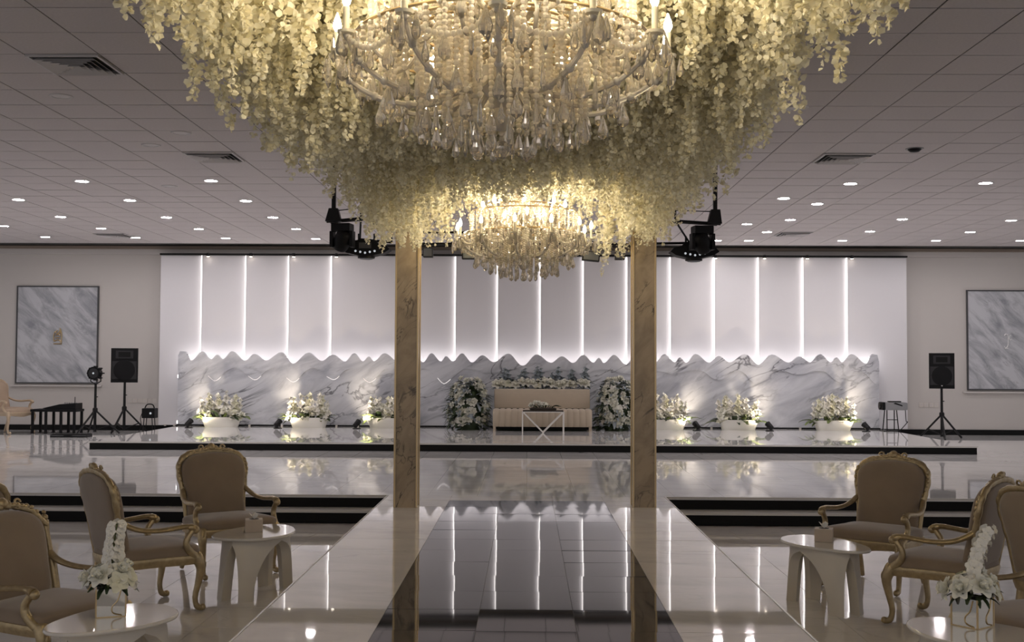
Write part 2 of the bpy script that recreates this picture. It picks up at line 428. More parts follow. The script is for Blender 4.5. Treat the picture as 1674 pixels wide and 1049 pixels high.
MB().lathe([(0.075, 0.002), (0.075, -0.012), (0.05, -0.035), (0.02, -0.04)], 14).build('sensor_dome', 'black_plastic', t, True)
MB().lathe([(0.10, 0.002), (0.10, -0.005)], 16).build('sensor_base', 'grey_metal', t)

def diffuser_meshes():
    s = 0.295; res = []
    fr = MB()
    for a, b2, c, d in ((-s, s, -s, -s + .02), (-s, s, s - .02, s), (-s, -s + .02, -s, s), (s - .02, s, -s, s)): fr.box(a, b2, c, d, -0.012, 0.003)
    res.append(('vent_frame', fr.mesh('vent_frame', 'ceiling_metal')))
    res.append(('vent_throat', MB().box(-s + .02, s - .02, -s + .02, s - .02, 0.0, 0.003).mesh('vent_throat', 'grille_dark')))
    # four-way louvres: square rings of sloping blades
    for k in range(5):
        r0 = s - 0.045 - k * 0.05; r1 = r0 - 0.034
        mb = MB()
        for q in range(4):
            a = math.pi / 2 * q
            def R(x, y, z): return (x * math.cos(a) - y * math.sin(a), x * math.sin(a) + y * math.cos(a), z)
            mb.add([R(-r0, -r0, -0.030), R(r0, -r0, -0.030), R(r1, -r1, -0.002), R(-r1, -r1, -0.002), R(-r0, -r0, -0.026), R(r0, -r0, -0.026), R(r1, -r1, 0.002), R(-r1, -r1, 0.002)],
                   [(0, 1, 2, 3), (7, 6, 5, 4), (0, 4, 5, 1), (3, 2, 6, 7)])
        res.append(('louvre', mb.mesh('louvre', 'ceiling_metal')))
    return res
dm = diffuser_meshes()
for px, py, lab in [(122, 104, 'large four-way ceiling air vent nearest the camera at left'), (355, 254, 'four-way ceiling air vent left of the hanging flowers, above the downlights'),
                    (1371, 259, 'four-way ceiling air vent right of the hanging flowers'), (178, 386, 'far ceiling air vent among the left downlights near the back wall'),
                    (1306, 379, 'far ceiling air vent among the right downlights near the back wall')]:
    p = on_z(px, py, Z_CEIL)
    if py > 300: p.y = min(p.y, 23.2)
    # seat the vent in its tile
    xs = [(a + b2) / 2 for a, b2 in cols]; ys = [r + 0.3011 for r in rows]
    x = min(xs, key=lambda q: abs(q - p.x)); yy = min(ys, key=lambda q: abs(q - p.y))
    t = thing('air_vent', lab, 'air vent', (x, yy, Z_CEIL - 0.004), 0, 'ceiling air vents')
    for nm, me in dm: place(nm, me, t)

# ------------------------------------------------------------------ stage backdrop: white panels with lit edges
YB = 23.88
bd = thing('stage_backdrop', 'tall white panelled stage backdrop with glowing vertical light strips', 'backdrop', (0, YB, Z_STAGE))
seams = [262, 330, 402, 472, 542, 611, 675, 745, 814, 884, 954, 1025, 1096, 1168, 1240, 1313, 1385, 1482]
xs = [on_y(p, 500, YB).x for p in seams]
PT = 3.655 - Z_STAGE
for i in range(len(xs) - 1):
    x0, x1 = xs[i], xs[i + 1]
    yl, yr = (-0.028, 0.022) if i else (0.0, 0.022)
    if i == len(xs) - 2: yr = -0.02
    MB().add([(x0, yl, 0), (x1 - 0.004, yr, 0), (x1 - 0.004, 0.2, 0), (x0, 0.2, 0), (x0, yl, PT), (x1 - 0.004, yr, PT), (x1 - 0.004, 0.2, PT), (x0, 0.2, PT)],
             [(3, 2, 1, 0), (4, 5, 6, 7), (0, 1, 5, 4), (1, 2, 6, 5), (2, 3, 7, 6), (3, 0, 4, 7)]).build('white_panel', 'panel_white', bd)
    if i and i != 5:
        MB().box(x0 - 0.016, x0 - 0.004, -0.024, 0.018, 1.3, PT - 0.005).build('light_strip', 'led_white', bd)
MB().box(xs[0], xs[-1], -0.09, 0.0, PT + 0.002, PT + 0.035).build('lighting_track', 'black_riser', bd)
for k, px in enumerate([340, 410, 480, 550, 1170, 1250, 1320, 1393]):
    p = on_y(px, 415, YB - 0.12)
    sd = 'left' if px < 800 else 'right'
    t = thing('track_spotlight', f'tiny track spotlight above the white panels, {ORD[k % 4]} from the left on the {sd} half', 'spotlight', (p.x, YB - 0.11, Z_STAGE + PT + 0.02), 0, 'track spotlights above the backdrop')
    MB().lathe([(0.028, 0.02), (0.034, -0.02), (0.034, -0.05)], 10).build('spot_body', 'black_metal', t, True)
    MB().lathe([(0.030, -0.051), (0.024, -0.058)], 10).build('spot_lens', 'spot_glow', t)

# marble panel with wavy top
def crop(pts, ox, oy, s): return [(ox + x / s, oy + y / s) for x, y in pts]
W = crop([(137, 590), (150, 569), (175, 571), (208, 620), (265, 571), (312, 613), (345, 588), (375, 612), (425, 570), (495, 620), (545, 584), (605, 620), (690, 575), (750, 637), (835, 577),
          (905, 622), (965, 588), (1030, 625), (1080, 580), (1125, 625), (1157, 598), (1185, 624), (1240, 580), (1310, 622)], 250, 400, 3.278)
W += [(675, 577), (692, 592)] + crop([(20, 27), (80, 80), (115, 47), (155, 80), (215, 28), (278, 87), (345, 40), (415, 85), (510, 30), (600, 108), (690, 35), (780, 88), (850, 47), (920, 90), (985, 38), (1050, 88),
          (1085, 57), (1115, 90), (1180, 38), (1255, 100)], 700, 570, 3.886)
W += [(1041, 577)] + crop([(-15, 500), (35, 520), (70, 487), (118, 524), (140, 502), (168, 526), (210, 486), (270, 525), (312, 495), (362, 524), (430, 487), (490, 534), (550, 488), (625, 525), (672, 497), (720, 524), (765, 487),
          (812, 524), (838, 502), (862, 524), (905, 487), (970, 530), (998, 487), (1018, 490), (1027, 520)], 1060, 400, 2.726)
W = sorted(W)
YM = 23.60
wave = []
for i in range(len(W) - 1):
    (x0, y0), (x1, y1) = W[i], W[i + 1]
    if x1 - x0 < 1: continue
    for j in range(6):
        t_ = j / 6; e = (1 - math.cos(math.pi * t_)) / 2
        q = on_y(x0 + (x1 - x0) * t_, y0 + (y1 - y0) * e, YM); wave.append((q.x, q.z - Z_STAGE))
q = on_y(*W[-1], YM); wave.append((q.x, q.z - Z_STAGE))
mw = thing('marble_wave_panel', 'long grey veined marble panel with a wavy mountain top edge behind the planters', 'wall panel', (0, YM, Z_STAGE))
mb = MB()   # strip of quads keeps the long outline clean
def wavy_slab(top, bot, y0, y1):
    n = len(top); v = []
    for (x, zt), zb in zip(top, bot): v += [(x, y0, zt), (x, y0, zb), (x, y1, zt), (x, y1, zb)]
    f = []
    for i in range(n - 1):
        a = 4 * i; c = a + 4
        f += [(a, a + 1, c + 1, c), (a + 2, c + 2, c + 3, a + 3), (a, c, c + 2, a + 2), (a + 1, a + 3, c + 3, c + 1)]
    f += [(0, 2, 3, 1), (4 * n - 4, 4 * n - 3, 4 * n - 1, 4 * n - 2)]
    return MB().add(v, f)
x0w, x1w = wave[0][0], wave[-1][0]
MB().box(x0w, x1w, 0.0, 0.05, 0.0, 1.20).build('lower_slab', 'panel_marble', mw)
# upper slab stands proud; its lower edge drops in lit stalactite tips
tips = [(330, 727), (545, 722), (750, 735), (965, 722), (1162, 738)]
tips = [(250 + x / 3.278, 400 + y / 3.278) for x, y in tips] + [(726, 626), (1175, 622), (1236, 628), (1374, 626), (294, 618), (1433, 628)]
tipw = [(on_y(px, py, YM).x, on_y(px, py, YM).z - Z_STAGE) for px, py in tips]
def low_edge(x):
    ts = sorted(tipw); z = 1.16
    for (xa, za), (xb, zb) in zip(ts[:-1], ts[1:]):
        if xa <= x <= xb:
            n_ = max(1, round((xb - xa) / 1.0)); u = (x - xa) / (xb - xa) * n_; k_ = u - int(u)
            e = za if int(u) == 0 and k_ < 0.5 else (zb if int(u) == n_ - 1 and k_ >= 0.5 else 1.10)
            z = e + (1.19 - e) * (0.5 - 0.5 * math.cos(2 * math.pi * k_)) ** 0.8
    return z + 0.008 * math.sin(x * 23)
bot = [low_edge(x) for x, zt in wave]
up = wavy_slab(wave, bot, -0.022, 0.045).build('upper_slab', 'panel_marble', mw)
path = [(x, 0.085, z - 0.05) for x, z in wave[2:-2]]
MB().tube(path, 0.016, 6).build('light_strip', 'led_wave', mw)
for tx, tz in tipw[:6]:
    pts = [(tx + dx, -0.008, low_edge(tx + dx) - 0.004) for dx in (-0.13, -0.09, -0.045, 0, 0.045, 0.09, 0.13) if x0w < tx + dx < x1w]
    MB().tube(pts, 0.005, 5).build('tip_light', 'led_tip', mw)
for sx, zz in ((x0w - 0.03, 0.98), (x0w - 0.03, 0.04)):
    MB().box(sx, sx + 0.02, 0.06, 0.09, zz, zz + 0.06).build('side_light', 'led_wave', mw)
MB().box(x0w - 0.02, x1w + 0.02, -0.012, 0.0, 0.001, 0.03).build('base_strip', 'black_riser', mw)
cb = thing('light_cable', 'thin dark cable with white clips along the foot of the marble panel', 'cable', (0, YM - 0.10, Z_STAGE))
MB().tube([(x0w - 0.25 + i * (x1w - x0w + 0.4) / 60, 0.01 * math.sin(i * 1.7), 0.011) for i in range(61)], 0.009, 6).build('cable', 'black_plastic', cb)
for px in (270, 285, 408, 461, 550, 585, 742, 1163, 1308):
    x = on_y(px, 697, YM - 0.1).x
    MB().box(x - 0.02, x + 0.02, -0.025, 0.02, 0.0, 0.035, 0.004).build('clip', 'socket_white', cb)

# framed marble pictures on the side parts of the back wall
def wall_picture(px0, py0, px1, py1, label, name):
    a, b2 = on_y(px0, py0, Y_WALL), on_y(px1, py1, Y_WALL)
    t = thing(name, label, 'wall panel', ((a.x + b2.x) / 2, Y_WALL, (a.z + b2.z) / 2))
    w, h = (b2.x - a.x) / 2, (a.z - b2.z) / 2
    MB().box(-w, w, -0.03, 0, -h, h).build('marble_slab', 'wall_marble', t)
    fr = MB()
    for q in ((-w - .025, w + .025, h, h + .025), (-w - .025, w + .025, -h - .025, -h), (-w - .025, -w, -h, h), (w, w + .025, -h, h)):
        MB().box(q[0], q[1], -0.045, 0, q[2], q[3]).build('frame_bar', 'grey_dark', t)
    MB().box(-w - 0.12, w + 0.12, -0.06, 0, -h - 0.085, -h - 0.055).build('ledge', 'cornice_white', t)
    return t
plain('grey_dark', (0.06, 0.06, 0.065), 0.5)
pl = wall_picture(31, 469, 158, 625, 'framed grey marble wall panel with small gold emblem at left', 'marble_wall_panel')
pr = wall_picture(1581, 476, 1716, 636, 'framed grey marble wall panel with pale monogram at the right edge', 'marble_wall_panel')
def emblem(parent, px, py, mat, strokes, r, name):
    q = on_y(px, py, Y_WALL - 0.045); o_ = parent.location
    mb = MB()
    for s_ in strokes:
        mb.tube([(x, 0, z) for x, z in s_], r, 6)
    return mb.build(name, mat, parent, True, (q.x - o_.x, -0.04, q.z - o_.z))
emblem(pl, 94, 550, 'gold_trim', [[(-.08, -.15), (.09, -.15)], [(-.08, -.09), (-.085, .02), (-.06, .10), (0, .13)], [(-.07, -.10), (.0, -.06), (.06, -.09), (.08, -.13)], [(-.05, -.02), (.05, -.02)], [(-.05, .03), (.02, .05), (.06, .02)],
                                  [(.08, -.12), (.085, .05), (.06, .15)], [(-.05, .10), (.0, .06), (.05, .12)], [(.05, .18), (.05, .06)]], 0.013, 'gold_emblem')
emblem(pr, 1646, 556, 'badge_white', [[(-.05, .10), (-.02, .13), (.02, .12), (.03, .06), (.03, -.08), (.01, -.14), (-.03, -.16), (-.05, -.13)], [(.09, .10), (.06, .10), (.05, .04), (.07, .0), (.10, .02)], [(-.04, -.17), (.03, -.17)]], 0.010, 'pale_monogram')
for px, label, n_ in ((233, 'row of pale wall sockets behind the small black spotlight', 6), (1518, 'row of pale wall sockets left of the right speaker stand', 4)):
    p = on_y(px, 655 if px < 800 else 662, Y_WALL)
    t = thing('socket_row', label, 'wall socket', (p.x, Y_WALL, p.z))
    for k in range(n_):
        s_ = MB().box(-0.045, 0.045, -0.012, 0, -0.045, 0.045, 0.004).build('socket', 'socket_white', t, loc=((k - (n_ - 1) / 2) * 0.105, 0, 0))
        MB().lathe([(0.022, -0.002), (0.022, 0.0)], 10, axis='Y').build('socket_face', 'cornice_white', s_, loc=(0, -0.0125, 0))

# ------------------------------------------------------------------ pillars
PWID = 0.218
for px, lab in ((662.5, 'brown veined marble pillar with gold corner trims, left of the runway'), (1053.5, 'brown veined marble pillar with gold corner trims, right of the runway')):
    p = on_z(px, 829.3, 0.0)
    t = thing('marble_pillar', lab, 'pillar', (p.x, p.y + PWID / 2, 0), 0, 'marble pillars flanking the runway')
    h = PWID / 2
    MB().box(-h, h, -h, h, 0, Z_CEIL).build('shaft', 'pillar_marble', t)
    for sx in (-1, 1):
        for sy in (-1, 1):
            MB().box(sx * h - 0.009, sx * h + 0.009, sy * h - 0.009, sy * h + 0.009, 0, Z_CEIL, 0.003).build('corner_trim', 'gold_trim', t)

# ------------------------------------------------------------------ gilt armchairs
def closed_spline(pts, k=5):
    P = [Vector((p[0], p[1], 0)) for p in pts]; n_ = len(P); out = []
    for i in range(n_):
        a, b2, c, d = P[i - 1], P[i], P[(i + 1) % n_], P[(i + 2) % n_]
        for j in range(k):
            t_ = j / k
            q = 0.5 * ((2 * b2) + (c - a) * t_ + (2 * a - 5 * b2 + 4 * c - d) * t_ * t_ + (3 * b2 - a - 3 * c + d) * t_ ** 3)
            out.append((q.x, q.y))
    return out
def make_armchair(label, open_back=False, cloth='velvet', gold='gold_paint'):
    t = thing('gilt_armchair', label, 'armchair', group='gilt rococo armchairs')
    TILT = 0.22
    def back(mb, y0=0.20):
        mb.v = [(x, y + y0 + (z - 0.40) * TILT, z) for x, y, z in mb.v]; return mb
    # seat
    so = closed_spline([(-0.27, 0.21), (-0.30, 0.0), (-0.325, -0.22), (-0.29, -0.30), (-0.15, -0.325), (0, -0.335), (0.15, -0.325), (0.29, -0.30), (0.325, -0.22), (0.30, 0.0), (0.27, 0.21), (0, 0.23)])
    cu = pillow(so, 0.095, 0.0, 6, 0.45)
    cu.v = [(x, z, 0.375 - y) for x, y, z in cu.v]
    cu.build('seat_cushion', cloth, t, True)
    rail = MB()
    n_ = len(so); v = []
    for sc, z in ((0.97, 0.385), (1.02, 0.38), (1.035, 0.365), (1.015, 0.345), (0.99, 0.32), (0.93, 0.318)):
        for i, (x, y) in enumerate(so):
            dip = 0.022 * max(0, math.cos(math.pi * x / 0.36)) if (y < -0.2 and z < 0.34) else 0
            v.append((x * sc, y * sc, z - dip))
    f = [(i * n_ + j, i * n_ + (j + 1) % n_, (i + 1) * n_ + (j + 1) % n_, (i + 1) * n_ + j) for i in range(5) for j in range(n_)]
    f += [tuple(range(n_)), tuple(range(6 * n_ - 1, 5 * n_ - 1, -1))]
    rail.add(v, f).build('seat_rail', gold, t, True)
    # back
    if open_back:
        bo = closed_spline([(-0.20, 0.42), (0, 0.41), (0.20, 0.42), (0.225, 0.6), (0.235, 0.78), (0.20, 0.87), (0.10, 0.915), (0, 0.925), (-0.10, 0.915), (-0.20, 0.87), (-0.235, 0.78), (-0.225, 0.6)])
    else:
        bo = closed_spline([(-0.225, 0.40), (0, 0.39), (0.225, 0.40), (0.24, 0.58), (0.268, 0.74), (0.262, 0.84), (0.20, 0.905), (0.10, 0.928), (0, 0.935), (-0.10, 0.928), (-0.20, 0.905), (-0.262, 0.84), (-0.268, 0.74), (-0.24, 0.58)])
    back(pillow(bo, 0.085, 0.045, 6, 0.4)).build('backrest', cloth, t, True)
    fr = MB()
    if open_back:
        for s in (-1, 1):
            post = MB()
            post.tube(spline([(s * 0.285, 0, 0.36), (s * 0.29, 0, 0.60), (s * 0.285, 0, 0.78), (s * 0.29, 0, 0.84)]), [0.026] * 7 + [0.018] * 6 + [0.021] * 6, 8)
            post.ball((s * 0.29, 0, 0.855), 0.02, n=8); post.ball((s * 0.29, 0, 0.885), 0.012, n=8)
            back(post).build('back_post', gold, t, True)
        top = spline([(-0.29, 0, 0.81), (-0.245, 0, 0.855), (-0.19, 0, 0.905), (-0.10, 0, 0.94), (0, 0, 0.955), (0.10, 0, 0.94), (0.19, 0, 0.905), (0.245, 0, 0.855), (0.29, 0, 0.81)], 6)
        fr.tube(top, [0.020 + 0.006 * abs(math.sin(i * 0.9)) for i in range(len(top))], 8, 0.9)
        back(MB().tube([(-0.285, 0, 0.405), (0.285, 0, 0.405)], 0.022, 8)).build('bottom_rail', gold, t, True)
    else:
        tp = [(x * 1.06, 0, 0.40 + (z - 0.40) * 1.03) for x, z in bo]
        i0 = min(range(len(tp)), key=lambda i: (tp[i][0] - 0.26) ** 2 + (tp[i][2] - 0.60) ** 2)
        i1 = min(range(len(tp)), key=lambda i: (tp[i][0] + 0.26) ** 2 + (tp[i][2] - 0.60) ** 2)
        path = tp[i0:i1 + 1]
        fr.tube(path, [0.019 + 0.007 * abs(math.sin(i * 0.8)) for i in range(len(path))], 8, 0.95)
        for s in (-1, 1):
            back(MB().tube([(s * 0.262, 0.005, 0.62), (s * 0.25, 0.01, 0.50), (s * 0.24, 0.01, 0.36)], [0.018, 0.02, 0.024], 8)).build('back_stile', gold, t, True)
    back(fr).build('back_frame', gold, t, True)
    # carved crest: shell, leaves and small scrolls
    cr = MB(); zt = 0.958 if open_back else 0.965
    cr.ball((0, -0.008, zt + 0.012), 0.036, 1.0, 0.7, 0.9, 10, 6)
    for s in (-1, 1):
        cr.ball((s * 0.036, -0.006, zt + 0.002), 0.026, 1.0, 0.8, 0.9)
        for k in range(6):
            x = 0.06 + 0.033 * k; z = zt - 0.004 - 0.9 * max(0, x - 0.02) ** 2 - (0.02 if x > 0.2 else 0)
            cr.ball((s * x, -0.014, z), 0.021 - 0.0015 * k, 1.3, 0.7, 0.75 + 0.25 * (k % 2))
        sc = [(s * (0.09 + 0.024 * math.cos(a) * (1 - a / 9)), -0.02, zt + 0.008 + 0.024 * math.sin(a) * (1 - a / 9)) for a in [i * 0.6 for i in range(11)]]
        cr.tube(sc, 0.007, 6)
        if not open_back:
            for k in range(7):
                z = 0.86 - 0.033 * k; x = 0.268 + 0.012 * math.sin(k * 0.9) + (0.016 if k < 5 else 0.0) - 0.05 * max(0, z - 0.82)
                cr.ball((s * x, -0.018, z), 0.017 - 0.001 * k, 0.8, 0.8, 1.3)
    back(cr).build('carved_crest', gold, t, True)
    for s in (-1, 1):
        xo = 0.285 if open_back else 0.262
        yb = 0.20 + (0.64 - 0.40) * TILT
        ap = spline([(s * xo, yb, 0.645), (s * 0.285, yb - 0.06, 0.605), (s * 0.305, yb - 0.14, 0.575), (s * 0.32, 0.0, 0.565), (s * 0.328, -0.10, 0.572), (s * 0.33, -0.19, 0.578), (s * 0.33, -0.245, 0.562)], 5)
        a_ = MB().tube(ap, [0.024 - 0.004 * math.sin(math.pi * i / (len(ap) - 1)) + (0.006 if i > len(ap) - 5 else 0) for i in range(len(ap))], 8, 0.85)
        a_.ball((s * 0.33, -0.25, 0.552), 0.030, 0.9, 1, 0.95, 10, 6)
        a_.build('armrest', gold, t, True)
        sp = spline([(s * 0.33, -0.235, 0.555), (s * 0.33, -0.19, 0.49), (s * 0.325, -0.20, 0.43), (s * 0.312, -0.255, 0.375)], 5)
        MB().tube(sp, [0.020 + 0.010 * (i / (len(sp) - 1)) ** 2 for i in range(len(sp))], 8).build('arm_support', gold, t, True)
        lp = spline([(s * 0.300, -0.265, 0.385), (s * 0.315, -0.300, 0.30), (s * 0.305, -0.290, 0.20), (s * 0.295, -0.272, 0.10), (s * 0.295, -0.285, 0.035), (s * 0.297, -0.320, 0.020)], 5)
        rr_ = [0.036, 0.040, 0.040, 0.038, 0.036, 0.034, 0.031, 0.029, 0.027, 0.025, 0.024, 0.022, 0.021, 0.020, 0.019, 0.019, 0.018, 0.018, 0.018, 0.019, 0.020, 0.021, 0.021, 0.021, 0.020, 0.019]
        lg = MB().tube(lp, rr_[:len(lp)] + [0.02] * max(0, len(lp) - len(rr_)), 8)
        lg.ball((s * 0.297, -0.325, 0.024), 0.023, 1, 1, 1); lg.ball((s * 0.312, -0.325, 0.31), 0.024, 0.8, 0.6, 1.4)
        lg.build('leg', gold, t, True)
        rp = spline([(s * 0.235, 0.185, 0.36), (s * 0.24, 0.205, 0.22), (s * 0.245, 0.25, 0.10), (s * 0.25, 0.285, 0.012)], 4)
        MB().tube(rp, [0.028 - 0.009 * i / (len(rp) - 1) for i in range(len(rp))], 8).build('leg', gold, t, True)
    return t
def face(o, f): o.rotation_euler = (0, 0, math.atan2(f[0], -f[1]))
def rz_of(f): return math.atan2(f[0], -f[1])
ac = make_armchair('brown velvet gilt armchair behind the left tissue box table, facing the camera')
ac.location = (-2.43, 9.34, Z_LOW); face(ac, (0.61, -0.79))
dup(ac, (-2.63, 7.86, Z_LOW), rz_of((0.76, 0.65)), 'brown velvet gilt armchair seen from its back left corner, beside the left runway edge')
dup(ac, (2.68, 8.93, Z_LOW), rz_of((-0.66, -0.75)), 'brown velvet gilt armchair behind the right tissue box table, facing the camera')
dup(ac, (2.77, 7.62, Z_LOW), rz_of((-0.76, 0.65)), 'brown velvet gilt armchair seen from its back right corner, beside the right flower vase')
dup(ac, (-3.62, 7.10, Z_LOW), rz_of((-0.75, 0.66)), 'gilt armchair of which only the back edge shows at the left picture border')
dup(ac, (3.26, 6.95, Z_LOW), rz_of((0.97, 0.25)), 'gilt armchair of which only the back edge shows at the right picture border')
ao = make_armchair('gilt armchair with open posts and carved crest at the bottom left corner', True)
ao.scale = (1, 1, 0.93); ao.location = (-2.56, 6.16, Z_LOW); face(ao, (0.93, -0.37))
dup(ao, (2.66, 6.05, Z_LOW), rz_of((-0.95, -0.30)), 'gilt armchair with open posts cut off by the right picture border')
af = make_armchair('pale gold armchair with tan upholstery by the far left wall', False, 'tan_cloth', 'gold_pale')
af['group'] = 'pale armchair by the far wall'
pf = on_y(12, 700, 22.9)
af.location = (pf.x, 22.9, 0); af.scale = (1.12, 1.12, 1.12); face(af, (0.94, -0.30))

# ------------------------------------------------------------------ pebble side tables
TH = 0.445
def make_table(label, rx, ry, k):
    t = thing('side_table', label, 'table', group='white pebble side tables')
    out = []
    for i in range(48):
        a = 2 * math.pi * i / 48
        r = 1 + 0.05 * math.cos(2 * a + k) + 0.06 * math.cos(3 * a + 2 * k)
        out.append((rx * r * math.cos(a), ry * r * math.sin(a)))
    v = []
    prof = [(0.95, TH - 0.022), (0.99, TH - 0.018), (1.0, TH - 0.011), (0.992, TH - 0.003), (0.975, TH)]
    for s, z in prof: v += [(x * s, y * s, z) for x, y in out]
    f = [(i * 48 + j, i * 48 + (j + 1) % 48, (i + 1) * 48 + (j + 1) % 48, (i + 1) * 48 + j) for i in range(4) for j in range(48)] + [tuple(range(48)), tuple(range(5 * 48 - 1, 4 * 48 - 1, -1))]
    MB().add(v, f).build('table_top', 'table_gloss', t, True)
    NH = 14; H = TH - 0.023; H0 = H * 0.90
    angs = [math.radians(q) for q in (62, 118, 242, 298)]; hw = 0.20
    for q in range(4):
        c0 = angs[q]; v = []
        gl = (c0 - angs[q - 1]) % (2 * math.pi); gr = (angs[(q + 1) % 4] - c0) % (2 * math.pi)
        for i in range(NH + 1):
            z = H * i / NH
            k_ = 1 - math.sqrt(max(0, 1 - (z / H0) ** 2)) if z < H0 else 1.0
            lo, hi = c0 - (hw + (gl / 2 - hw) * k_), c0 + (hw + (gr / 2 - hw) * k_)
            for inner in (0, 1):
                for j in range(5):
                    a = lo + (hi - lo) * j / 4
                    s = (0.90 - 0.10 * z / H) - (0.24 if inner else 0)
                    v.append((rx * s * math.cos(a), ry * s * math.sin(a), z))
        f = []
        for i in range(NH):
            b0, b1 = i * 10, (i + 1) * 10
            for j in range(4):
                f += [(b0 + j, b0 + j + 1, b1 + j + 1, b1 + j), (b0 + 5 + j + 1, b0 + 5 + j, b1 + 5 + j, b1 + 5 + j + 1)]
            f += [(b0, b1, b1 + 5, b0 + 5), (b0 + 4, b0 + 9, b1 + 9, b1 + 4)]
        f += [(0, 5, 6, 1), (1, 6, 7, 2), (2, 7, 8, 3), (3, 8, 9, 4)]
        e = NH * 10
        f += [(e + j, e + j + 1, e + j + 6, e + j + 5) for j in range(4)]
        MB().add(v, f).build('leg', 'table_matte', t, True)
    return t
t1 = make_table('white pebble side table with arched legs holding the left tissue box', 0.255, 0.41, 0.4); t1.location = (-1.97, 8.45, Z_LOW); t1.rotation_euler = (0, 0, -0.30)
t3 = make_table('white pebble side table with arched legs holding the right tissue box', 0.235, 0.39, 1.9); t3.location = (2.07, 8.12, Z_LOW); t3.rotation_euler = (0, 0, 0.32)
t2 = make_table('glossy white pebble side table holding the left flower vase', 0.255, 0.34, 2.6); t2.location = (-1.98, 5.58, Z_LOW); t2.rotation_euler = (0, 0, -0.5)
t4 = make_table('glossy white pebble side table holding the right flower vase', 0.255, 0.34, 0.9); t4.location = (2.08, 5.42, Z_LOW); t4.rotation_euler = (0, 0, 0.5)
ZT = Z_LOW + TH
def tissue_box(px, py, label, rz):
    p = on_z(px, py, ZT)
    t = thing('tissue_box', label, 'tissue box', (p.x, p.y, ZT), rz, 'tissue boxes')
    MB().box(-0.062, 0.062, -0.062, 0.062, 0, 0.09, 0.004).build('box', 'box_wood', t)
    MB().lathe([(0.028, 0), (0.030, 0.002)], 16, (0, 0, 0.0895), sx=1.2).build('slot', 'soil', t)
    mb = MB(); v = [(0, 0, 0.088)]
    for i in range(10):
        a = 2 * math.pi * i / 10; r = 0.025 + 0.012 * (i % 2); v.append((r * math.cos(a), 0.6 * r * math.sin(a), 0.112 + 0.012 * ((i * 7) % 3)))
    mb.add(v, [(0, i + 1, (i + 1) % 10 + 1) for i in range(10)]); mb.build('tissue', 'tissue', t)
tissue_box(415, 868, 'small wooden tissue box on the left side table', 0.25)
tissue_box(1347, 884, 'small wooden tissue box on the right side table', -0.3)

# ------------------------------------------------------------------ flower pieces (shared meshes)
def petal_grid(L, Wd, cup, curl, M, mb, nu=3, nv=2):
    v = []
    for i in range(nu + 1):
        u = i / nu; w = Wd * math.sin(math.pi * (0.12 + 0.80 * u)) ** 0.8
        for j in range(nv + 1):
            s = j / nv * 2 - 1
            v.append(M @ Vector((s * w, L * u * math.cos(curl * u), L * u * math.sin(curl * u) + cup * s * s * w)))
    f = [(i * (nv + 1) + j, i * (nv + 1) + j + 1, (i + 1) * (nv + 1) + j + 1, (i + 1) * (nv + 1) + j) for i in range(nu) for j in range(nv)]
    mb.add(v, f)
def rose_mesh(mat, seed):
    r = random.Random(seed); mb = MB()
    mb.ball((0, 0, 0.45), 0.33, 1, 1, 1.2, 7, 4)
    for ring, (n_, el, sz, z) in enumerate([(4, 1.25, 0.75, 0.15), (5, 0.95, 0.95, 0.05), (6, 0.55, 1.05, 0.0)]):
        for k in range(n_):
            a = 2 * math.pi * (k + 0.5 * ring) / n_ + r.uniform(-.15, .15)
            M = Matrix.Rotation(a, 4, 'Z') @ Matrix.Translation((0, 0.08, z)) @ Matrix.Rotation(el + r.uniform(-.1, .1), 4, 'X')
            petal_grid(sz, 0.48, 0.45, 0.55 - 0.45 * ring, M, mb)
    return mb.mesh('rose', mat, True)
def open_mesh(mat, n_, seed, w=0.42, el=0.25):
    r = random.Random(seed); mb = MB()
    for k in range(n_):
        a = 2 * math.pi * k / n_ + r.uniform(-.1, .1)
        M = Matrix.Rotation(a, 4, 'Z') @ Matrix.Rotation(el + r.uniform(-.15, .15), 4, 'X')
        petal_grid(1.0, w, 0.3, -0.4, M, mb)
    mb.ball((0, 0, 0.12), 0.16, 1, 1, 1.2, 6, 4)
    return mb.mesh('blossom', mat, True)
def leaf_mesh(mat):
    mb = MB(); petal_grid(1.0, 0.17, 0.5, -0.7, Matrix.Identity(4), mb, 4, 2)
    return mb.mesh('leaf', mat, True)
ROSES = [rose_mesh('rose_white', i) for i in range(3)]
OPENS = [open_mesh('bloom_white', 5, 11, 0.5), open_mesh('bloom_white', 6, 12, 0.28, 0.7), open_mesh('cream_bloom', 5, 13, 0.5, 0.5)]
LEAF = {k: leaf_mesh(k) for k in ('leaf_dark', 'leaf_green', 'leaf_grey')}
def spike_mesh(mat, seed, n_=13):
    r = random.Random(seed); mb = MB()
    for k in range(n_):
        u = k / (n_ - 1); z = 0.30 + 0.68 * u; sz = 0.21 * (1 - 0.60 * u); a = k * 2.4
        for q in range(4):
            M = Matrix.Translation((0.03 * math.cos(a), 0.03 * math.sin(a), z)) @ Matrix.Rotation(a, 4, 'Z') @ Matrix.Rotation(-1.0, 4, 'X') @ Matrix.Rotation(q * math.pi / 2 + r.uniform(-.3, .3), 4, 'Z') @ Matrix.Rotation(0.6, 4, 'X')
            petal_grid(sz, sz * 0.46, 0.3, -0.3, M, mb, 2, 2)
    return mb.mesh('flower_spike', mat, True)
SPIKES = [spike_mesh('bloom_white', 21), spike_mesh('cream_bloom', 22), spike_mesh('bloom_white', 23, 10)]
STEM = MB().tube([(0, 0, 0), (0.004, 0, 0.5), (0, 0, 0.99)], [0.012, 0.010, 0.005], 5).mesh('stem', 'leaf_green')
GSPIKE = spike_mesh('leaf_grey', 31, 12)
